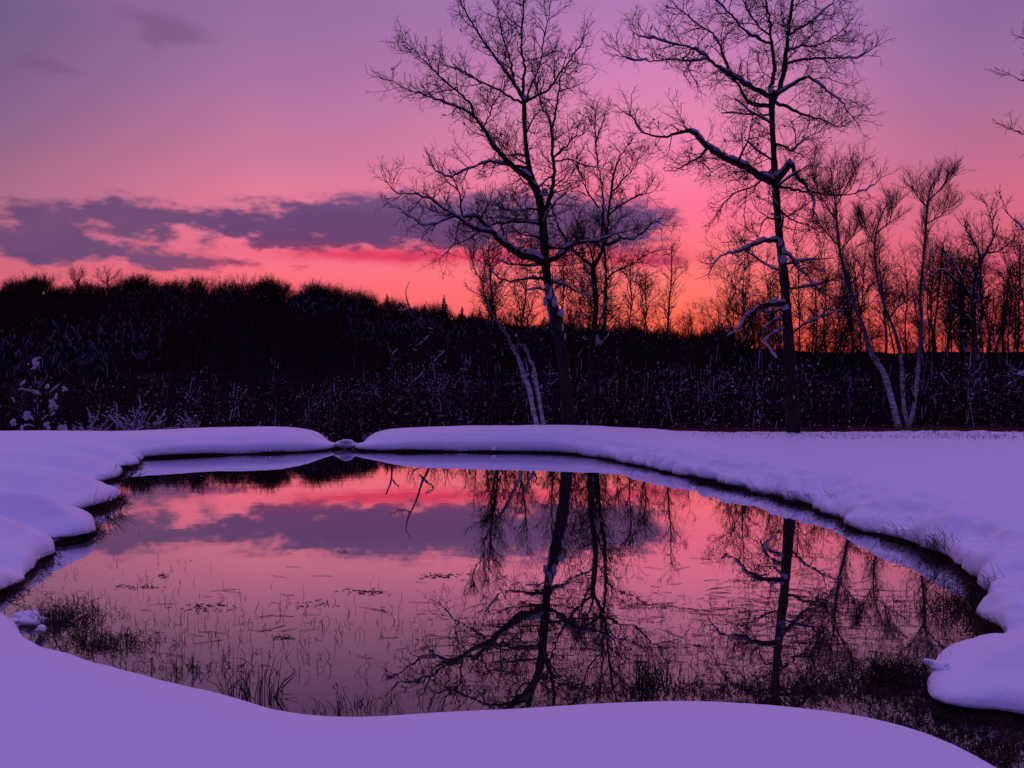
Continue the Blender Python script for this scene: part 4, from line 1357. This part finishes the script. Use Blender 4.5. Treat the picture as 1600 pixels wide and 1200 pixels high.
for k in range(5200):
    px = RNG.uniform(-40, 900)
    Dr = float(np.interp(px, SKY_PX, SKY_D))
    Yd = Dr * RNG.uniform(0.35, 0.9)
    x = (px - 800) / F * Yd
    if float(vn(np.array([x * 0.06]), np.array([Yd * 0.045]))[0]) < 0.08:
        continue
    z = float(floor_z(np.array([x]), np.array([Yd]))[0]) + RNG.uniform(0, 3.5)
    s = RNG.uniform(0.05, 0.16)
    a = RNG.normal() * 0.5
    lump(fmb, (x, Yd, z), (s * RNG.uniform(1.5, 6), s * 0.7, s * 0.7), ICO0, 0.4, (math.sin(a), 0, math.cos(a)))
far = link('hillside_wood', mb.mesh('hillside_wood', M_FAR))
tag(far, 'far bare wood covering the dark hill', kind='stuff')
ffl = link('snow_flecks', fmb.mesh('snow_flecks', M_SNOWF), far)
ffl['kind'] = 'stuff'

# distinct trees on the skyline
mbs = []
for k, (px, top, wd_) in enumerate([(22, 440, 0.9), (72, 424, 1.0), (122, 414, 0.5), (168, 416, 1.0), (205, 436, 0.8), (232, 432, 1.0), (280, 434, 0.7), (318, 432, 0.8), (345, 430, 1.0), (378, 428, 1.0),
                                         (420, 446, 0.8), (445, 442, 0.9), (490, 452, 0.8), (515, 450, 0.8), (555, 462, 0.7), (578, 460, 0.8), (630, 468, 0.5), (655, 476, 0.6)]):
    Yd = float(np.interp(px, SKY_PX, SKY_D)) * 0.98
    x = (px - 800) / F * Yd
    z = float(floor_z(np.array([x]), np.array([Yd]))[0])
    h = CH + (588 - top) / F * Yd - z
    mb = MB()
    far_tree(mb, 0, 0, 0, h, wd_, 38)
    o = link('skyline_tree', mb.mesh('skyline_tree', M_FAR), None, (x, Yd, z))
    side = ordinal(k)
    tag(o, 'bare rounded tree on the hill skyline, %s from the left' % side, 'tree', 'bare trees on the hill skyline')


def conifer(px, top, Yd, label):
    x = (px - 800) / F * Yd
    z = float(floor_z(np.array([x]), np.array([Yd]))[0])
    h = CH + (588 - top) / F * Yd - z
    root = link('conifer', None, None, (x, Yd, z))
    tag(root, label, 'conifer', 'conifers on the hill skyline')
    mb, cb = MB(), MB()
    tube(mb, [(0, 0, 0), (0, 0, h)], [0.12, 0.02], 5)
    k = 0.12
    while k < 0.98:
        R_ = h * 0.26 * (1 - k) ** 0.85 * RNG.uniform(0.75, 1.1) + 0.05
        for j in range(11):
            a = RNG.uniform(0, 6.28)
            L = R_ * RNG.uniform(0.6, 1.15)
            e = np.array([math.cos(a) * L, math.sin(a) * L, h * k + L * RNG.uniform(-0.25, 0.15)])
            b = np.array([0, 0, h * k])
            tube(cb, [b, (b + e) / 2 + [0, 0, 0.03], e], [0.03 * h / 6, 0.09 * h / 6, 0.02], 4)
        k += 0.035
    link('trunk', mb.mesh('trunk', M_FAR), root)
    link('needles', cb.mesh('needles', M_NEEDLE), root)


for c in [(605, 458, 183, 'small spiky conifer, left one on the hill skyline'), (694, 460, 170, 'broad spiky conifer on the skyline left of the leaning birch'),
          (722, 478, 168, 'low conifer just right of the broad conifer'), (738, 486, 165, 'lowest conifer tip on the skyline by the leaning birch'),
          (664, 474, 172, 'short conifer just left of the broad conifer')]:
    conifer(*c)

# dense low undergrowth along the wood's edge
mb, smb = MB(), MB()
for k in range(5200):
    Yd = 28.5 + 12 * RNG.random() ** 1.3
    px = RNG.uniform(-100, 1700)
    if (1330 < px < 1460 and Yd < 35) or (795 < px < 870 and Yd < 33):
        continue
    x = (px - 800) / F * Yd
    z = max(float(terrain(np.array([x]), np.array([Yd]))[0]) if Yd < 34 else -9, -0.95)
    h = RNG.uniform(0.5, 2.6)
    a = RNG.normal() * 0.35
    p0 = np.array([x, Yd, z - 0.05])
    p2 = p0 + np.array([math.sin(a) * h, RNG.normal() * 0.1, math.cos(a) * h])
    p1 = (p0 + p2) / 2 + RNG.normal(size=3) * 0.07 * h
    tube(mb, [p0, p1, p2], [0.013, 0.010, 0.005], 3)
    for j in range(3):
        u = RNG.uniform(0.3, 0.95)
        q = p0 * (1 - u) + p2 * u
        l2 = h * RNG.uniform(0.12, 0.3)
        a2 = a + RNG.uniform(-1.3, 1.3)
        tube(mb, [q, q + np.array([math.sin(a2) * l2, RNG.normal() * 0.1, math.cos(a2) * l2])], [0.008, 0.004], 3)
    if RNG.random() < 0.4:
        u = RNG.uniform(0.15, 0.9)
        s = RNG.uniform(0.010, 0.036)
        aa_ = RNG.uniform(-1.4, 1.4)
        lump(smb, p0 * (1 - u) + p2 * u, (s * RNG.uniform(1, 3), s * 0.8, s * 0.8), ICO0, 0.3, (math.cos(aa_), 0, math.sin(aa_)))
ug = link('undergrowth', mb.mesh('undergrowth', M_TWIG))
tag(ug, 'dense tangle of dark brush at the edge of the woods', kind='stuff')
us = link('snow_flecks', smb.mesh('snow_flecks', M_SNOWT), ug)
us['kind'] = 'stuff'

# ------------------------------------------------------------------ grass
def blade(mb, p, h, a, az, r=0.0018, bend=0.4, kink=False):
    dr = np.array([math.sin(a) * math.cos(az), math.sin(a) * math.sin(az), math.cos(a)])
    side = np.array([math.cos(az), math.sin(az), 0])
    p1 = p + dr * h * 0.5
    d2 = dr + side * bend - UPV * bend * 0.4
    if kink:
        d2 = side * 0.8 + UPV * RNG.uniform(-0.9, 0.2)
    d2 /= np.linalg.norm(d2)
    p2 = p1 + d2 * h * 0.5
    tube(mb, [p, p1, p2], [r, r * 0.85, r * 0.4], 3)


def in_pond(x, y):
    dd, _, _ = sdf(np.array([x]), np.array([y]))
    return dd[0]


def stems(mb, pts, hr, r=0.0018, lean=0.25, kinkp=0.2, leaf=0.5, down=0.02):
    for (x, y) in pts:
        h = RNG.uniform(*hr)
        a, az = abs(RNG.normal()) * lean, RNG.uniform(0, 6.28)
        p = np.array([x, y, -down])
        blade(mb, p, h, a, az, r * RNG.uniform(0.7, 1.3), RNG.uniform(0.1, 0.7), RNG.random() < kinkp)
        if RNG.random() < leaf:
            for j in range(int(RNG.integers(1, 4))):
                q = p + np.array([math.sin(a) * math.cos(az), math.sin(a) * math.sin(az), math.cos(a)]) * h * RNG.uniform(0.3, 0.6)
                blade(mb, q, h * RNG.uniform(0.15, 0.4), RNG.uniform(0.5, 1.5), RNG.uniform(0, 6.28), r * 0.8, 0.6)


def scatter(n, fn):
    """random photo-pixel positions weighted by fn(px,py) -> points on the water"""
    out = []
    while len(out) < n:
        px, py = RNG.uniform(0, 1600), RNG.uniform(780, 1199)
        if RNG.random() < fn(px, py):
            w = W(px, py)
            out.append((w[0], w[1]))
    a = np.array(out)
    dd, _, _ = sdf(a[:, 0], a[:, 1])
    return a[dd < -0.03]


def g2(px, py, cx, cy, sx, sy):
    return math.exp(-((px - cx) / sx) ** 2 - ((py - cy) / sy) ** 2)


mb = MB()
# sparse stems across the left half
f1 = lambda x, y: 0.5 * g2(x, y, 170, 890, 130, 28) + 0.8 * g2(x, y, 400, 970, 230, 40) + 0.4 * g2(x, y, 260, 1010, 160, 40) + 0.25 * g2(x, y, 520, 1000, 200, 60)
stems(mb, scatter(430, f1), (0.03, 0.11), 0.0016, 0.2, 0.25, 0.45)
f2 = lambda x, y: g2(x, y, 1250, 1000, 260, 45) + 0.8 * g2(x, y, 1100, 1050, 260, 28) + 0.5 * g2(x, y, 1420, 950, 110, 60) + 0.35 * g2(x, y, 760, 1010, 130, 45) + 0.25 * g2(x, y, 1250, 930, 160, 25)
stems(mb, scatter(1350, f2), (0.03, 0.12), 0.0018, 0.35, 0.35, 0.6)
# dark shore fringe near the near mound and the outlet
f3 = lambda x, y: g2(x, y, 1180, 1080, 300, 12) + g2(x, y, 1480, 1115, 90, 45) + 0.8 * g2(x, y, 1570, 1170, 70, 50) + 0.7 * g2(x, y, 1380, 1066, 110, 20) + 0.7 * g2(x, y, 1530, 960, 25, 60)
stems(mb, scatter(6500, f3), (0.015, 0.08), 0.0028, 0.9, 0.5, 0.9)
f4 = lambda x, y: g2(x, y, 100, 962, 55, 24) + 1.2 * g2(x, y, 160, 1003, 75, 13) + 0.25 * g2(x, y, 300, 1042, 120, 16)
stems(mb, scatter(650, f4), (0.04, 0.13), 0.0022, 0.6, 0.4, 0.8)
rd = link('water_weeds', mb.mesh('water_weeds', M_GRASS))
tag(rd, 'thin dead stems poking out of the shallow pond', kind='stuff')

# straws lying flat on the water
mb = MB()
f5 = lambda x, y: 0.6 * g2(x, y, 960, 950, 110, 16) + 0.9 * g2(x, y, 1230, 945, 150, 45) + 0.5 * g2(x, y, 850, 1000, 140, 40) + 0.5 * g2(x, y, 1300, 1010, 180, 40) + 0.05 * g2(x, y, 430, 960, 250, 60)
for (x, y) in scatter(620, f5):
    L = RNG.uniform(0.03, 0.22)
    a = RNG.normal() * 0.45 + (math.pi if RNG.random() < 0.5 else 0)
    c, s = math.cos(a), math.sin(a)
    p0 = np.array([x, y, 0.001])
    p1 = p0 + [c * L * 0.5, s * L * 0.5, 0.004]
    p2 = p1 + [c * L * 0.5 + RNG.normal() * 0.01, s * L * 0.5 + RNG.normal() * 0.02, -0.003]
    r = RNG.uniform(0.0012, 0.0022)
    tube(mb, [p0, p1, p2], [r, r, r * 0.6], 3)
# little leafy rafts
for (cx, cy, sx, sy, n) in [(215, 917, 30, 3, 26), (575, 925, 28, 4, 40), (690, 900, 30, 4, 45), (440, 997, 10, 2, 14), (540, 863, 10, 2, 7), (325, 950, 40, 6, 40), (490, 945, 30, 6, 26), (255, 900, 10, 4, 14)]:
    for k in range(n):
        w = W(cx + RNG.normal() * sx * 0.6, cy + RNG.normal() * sy * 0.6)
        a = RNG.uniform(0, 6.28)
        L = RNG.uniform(0.015, 0.06)
        p0 = np.array([w[0], w[1], 0.001])
        tube(mb, [p0, p0 + [math.cos(a) * L, math.sin(a) * L, 0.006]], [0.003, 0.0015], 3)
tag(link('floating_straw', mb.mesh('floating_straw', M_GRASS)), 'broken straws and leaf bits floating on the pond', kind='stuff')

# grass along the dark edge under the snow lip
mb = MB()
seglen = np.linalg.norm(np.roll(PL, -1, 0) - PL, axis=1)
idx = np.arange(len(PL))
prob = seglen * np.where(PL[:, 1] < 3.0, 0.05, 1.0)
prob *= 1 + 2.6 * ss(1.5, 3.2, PL[:, 0]) * (PL[:, 1] > 4.4) + 2.0 * (PL[:, 0] < -3.6) * (PL[:, 1] < 16)
prob *= np.where(PL[:, 1] > 15, 1.2, 1.0)
prob *= np.where((PL[:, 1] < 3.9) & (PL[:, 0] < 2), 0.25, 1.0)
clump = np.clip(vn(idx * 0.23, idx * 0 + 4.0) + 0.6, 0.15, 1.2) ** 2
prob = prob * clump
prob /= prob.sum()
t = np.roll(PL, -1, 0) - np.roll(PL, 1, 0)
t /= np.linalg.norm(t, axis=1, keepdims=True)
nn = np.stack([t[:, 1], -t[:, 0]], 1)
chk, _, _ = sdf(PL[:, 0] + nn[:, 0] * 0.03, PL[:, 1] + nn[:, 1] * 0.03)
nn = np.where(chk[:, None] < 0, nn, -nn)     # towards the water
for i in RNG.choice(idx, 6200, p=prob):
    off = RNG.normal() * 0.04 + 0.02
    x, y = PL[i] + nn[i] * off + t[i] * RNG.uniform(-0.06, 0.06)
    h = RNG.uniform(0.02, 0.09) * (1.0 if RNG.random() > 0.08 else 2.2)
    if y < 3.9 and x < 2: h *= 0.5
    az = math.atan2(nn[i][1], nn[i][0]) + RNG.normal() * 0.8
    blade(mb, np.array([x, y, 0.0 + RNG.uniform(-0.01, 0.05)]), h, RNG.uniform(0.2, 1.3), az, RNG.uniform(0.0016, 0.003), RNG.uniform(0.2, 1.0), RNG.random() < 0.2)
# wisps standing up through the snow on the right-hand bank
for (cx, cy, n, hh) in [(960, 697, 14, 0.1), (1010, 714, 20, 0.12), (1130, 748, 26, 0.14), (1240, 770, 30, 0.16), (1310, 775, 34, 0.16), (1345, 785, 20, 0.18), (1405, 825, 22, 0.15), (1460, 845, 26, 0.18), (1480, 850, 24, 0.2),
                        (1540, 915, 20, 0.2), (1170, 760, 20, 0.1), (1205, 728, 0, 0)]:
    for k in range(n):
        w = W(cx + RNG.normal() * 16, cy + 8 + RNG.normal() * 3, 0.12)
        az = RNG.uniform(2.2, 4.1)
        blade(mb, w + np.array([0, 0, 0.0]), hh * RNG.uniform(0.6, 1.3), RNG.uniform(0.1, 0.9), az, 0.0022, RNG.uniform(0.1, 0.6), RNG.random() < 0.25)
tag(link('bank_grass', mb.mesh('bank_grass', M_GRASS)), 'dead grass hanging from the banks under the snow lip', kind='stuff')

# stubble of grass through the thin snow on the right field and reddish brush at the wood's edge
mb = MB()
for k in range(2600):
    Yd = RNG.uniform(17.5, 28)
    px = 1060 + 560 * RNG.random() ** 0.7
    x = (px - 800) / F * Yd
    z = ground_z(x, Yd) - 0.01
    blade(mb, np.array([x, Yd, z]), RNG.uniform(0.03, 0.13), RNG.uniform(0, 0.9), RNG.uniform(0, 6.28), RNG.uniform(0.003, 0.005), 0.4)
tag(link('field_grass', mb.mesh('field_grass', M_GRASS)), 'short dead grass poking through the snow of the right field', kind='stuff')
mb = MB()
for k in range(4200):
    Yd = RNG.uniform(25.0, 29.5)
    px = RNG.uniform(1040, 1620) if RNG.random() < 0.85 else RNG.uniform(0, 1040)
    x = (px - 800) / F * Yd
    z = ground_z(x, Yd) - 0.02
    blade(mb, np.array([x, Yd, z]), RNG.uniform(0.10, 0.30) + max(0.0, (Yd - 27.5)) * RNG.uniform(0, 0.22), RNG.uniform(0, 0.7), RNG.uniform(0, 6.28), RNG.uniform(0.005, 0.008), 0.5, RNG.random() < 0.3)
tag(link('dead_brush', mb.mesh('dead_brush', M_BRUSH)), 'reddish dead brush along the foot of the right woods', kind='stuff')


# individual clumps
def tuft(name, px, py, n, h, spread, lean, label, cat='tuft', group=None, r=0.0022, leafy=0.0, dirb=None, mat=None):
    w = W(px, py)
    root = MB()
    for k in range(n):
        a, az = abs(RNG.normal()) * lean, RNG.uniform(0, 6.28) if dirb is None else dirb + RNG.normal() * 0.6
        p = np.array([RNG.normal() * spread, RNG.normal() * spread * 0.6, -0.02])
        hh = h * RNG.uniform(0.45, 1.1)
        blade(root, p, hh, a, az, r * RNG.uniform(0.7, 1.2), RNG.uniform(0.0, 0.5))
        if RNG.random() < leafy:
            for j in range(5):
                dr = np.array([math.sin(a) * math.cos(az), math.sin(a) * math.sin(az), math.cos(a)])
                q = p + dr * hh * RNG.uniform(0.15, 0.5)
                blade(root, q, hh * RNG.uniform(0.15, 0.4), RNG.uniform(0.3, 1.2), RNG.uniform(0, 6.28), r * 0.7, 0.3)
    o = link(name, root.mesh(name, mat or M_GRASS), None, w)
    tag(o, label, cat, group)


tuft('rush_clump', 1005, 1075, 75, 0.26, 0.035, 0.33, 'tall fan of rushes standing in the water behind the near snow mound', group='tufts in the near water')
tuft('rush_clump', 1035, 1060, 30, 0.24, 0.04, 0.25, 'thin rushes just right of the tall fan of rushes', group='tufts in the near water')
tuft('twig_clump', 380, 1085, 40, 0.22, 0.10, 0.4, 'upright dead stems at the snow edge, lower left of the pond', group='tufts in the near water', r=0.0026)
tuft('twig_clump', 425, 1088, 16, 0.24, 0.03, 0.7, 'fan of stiff stems leaning right at the snow edge', group='tufts in the near water', r=0.003, dirb=0.1)
tuft('twig_clump', 545, 1108, 34, 0.10, 0.10, 0.4, 'short tuft of stems at the lowest point of the snow edge', group='tufts in the near water', leafy=0.4)
tuft('twig_clump', 270, 1052, 24, 0.13, 0.12, 0.4, 'low leafy stems along the snow edge, left of the fan of stems', group='tufts in the near water', leafy=0.6)
tuft('dead_bush', 95, 972, 120, 0.20, 0.13, 0.75, 'dense dark bush of fine twigs in the left corner of the pond', cat='bush', leafy=0.7)
tuft('dead_bush', 160, 1008, 80, 0.12, 0.13, 0.9, 'low dark leafy clump right of the dense dark bush', cat='bush', leafy=0.8)
tuft('dead_bush', 170, 800, 34, 0.36, 0.10, 0.5, 'curly dead weeds leaning over the water from the left bank', cat='bush', leafy=0.8, dirb=0.0, r=0.003)
tuft('dead_bush', 190, 748, 26, 0.3, 0.14, 0.6, 'twiggy weeds where the left bank meets the far bank', cat='bush', leafy=0.6, dirb=0.0, r=0.004)
tuft('dead_bush', 1500, 950, 200, 0.24, 0.16, 0.8, 'black tangled grass clump under the right bank', cat='bush', leafy=0.5)
tuft('dead_bush', 1400, 1060, 200, 0.22, 0.14, 0.8, 'black leafy clump beside the tip of the right snow mound', cat='bush', leafy=0.8)
tuft('dead_bush', 1290, 1075, 200, 0.10, 0.18, 1.0, 'flat dark mat of weeds behind the near snow mound', cat='bush', leafy=0.8)
tuft('dead_bush', 1320, 796, 50, 0.2, 0.12, 0.5, 'tall weed heads against the snow of the right bank', cat='bush', leafy=0.4)
tuft('dead_bush', 1465, 872, 80, 0.3, 0.09, 0.6, 'arching weeds high on the right bank', cat='bush', leafy=0.5)

# loose snow clumps at the pond's edge
for (px, py, Yd, sx, sy, sz, lab) in [(43, 968, 5.45, 0.115, 0.09, 0.045, 'small snow clump hooked over the left corner of the pond'),
                                      (543, 694, 18.5, 0.34, 0.2, 0.12, 'small snow pillow in the notch between the two far banks'),
                                      (212, 714, 15.9, 0.12, 0.12, 0.09, 'tiny snow ball where the left bank meets the far bank'),
                                      (64, 983, 5.2, 0.03, 0.03, 0.03, 'tiny snow dot right of the hooked snow clump'),
                                      (1462, 1040, 4.35, 0.055, 0.06, 0.035, 'pointed snow lump at the tip of the right snow mound')]:
    c = P(px, py, Yd)
    mb = MB()
    v, f = ico(3)
    parts_ = [((0, 0, 0), 1.0), ((0.55, 0.3, -0.15), 0.6), ((-0.5, -0.3, -0.25), 0.65)] if sx > 0.1 and sx < 0.2 else [((0, 0, 0), 1.0)]
    for (o_, k_) in parts_:
        s = k_ * (1 + 0.9 * vn(v[:, 0] * 1.3 + px + o_[0] * 5, v[:, 1] * 1.3 + v[:, 2] * 1.1))
        mb.add(v * s[:, None] * [sx, sy, sz] + np.array(o_) * [sx, sy, sz], f)
    o = link('snow_clump', mb.mesh('snow_clump', M_SNOW), None, c)
    tag(o, lab, 'snow clump')
for o in bpy.data.objects:
    if o.name.split('.')[0] in ('snow_dusting', 'snow_cap', 'snow_patch'):
        o['kind'] = 'stuff'
print('built', len(bpy.data.objects))
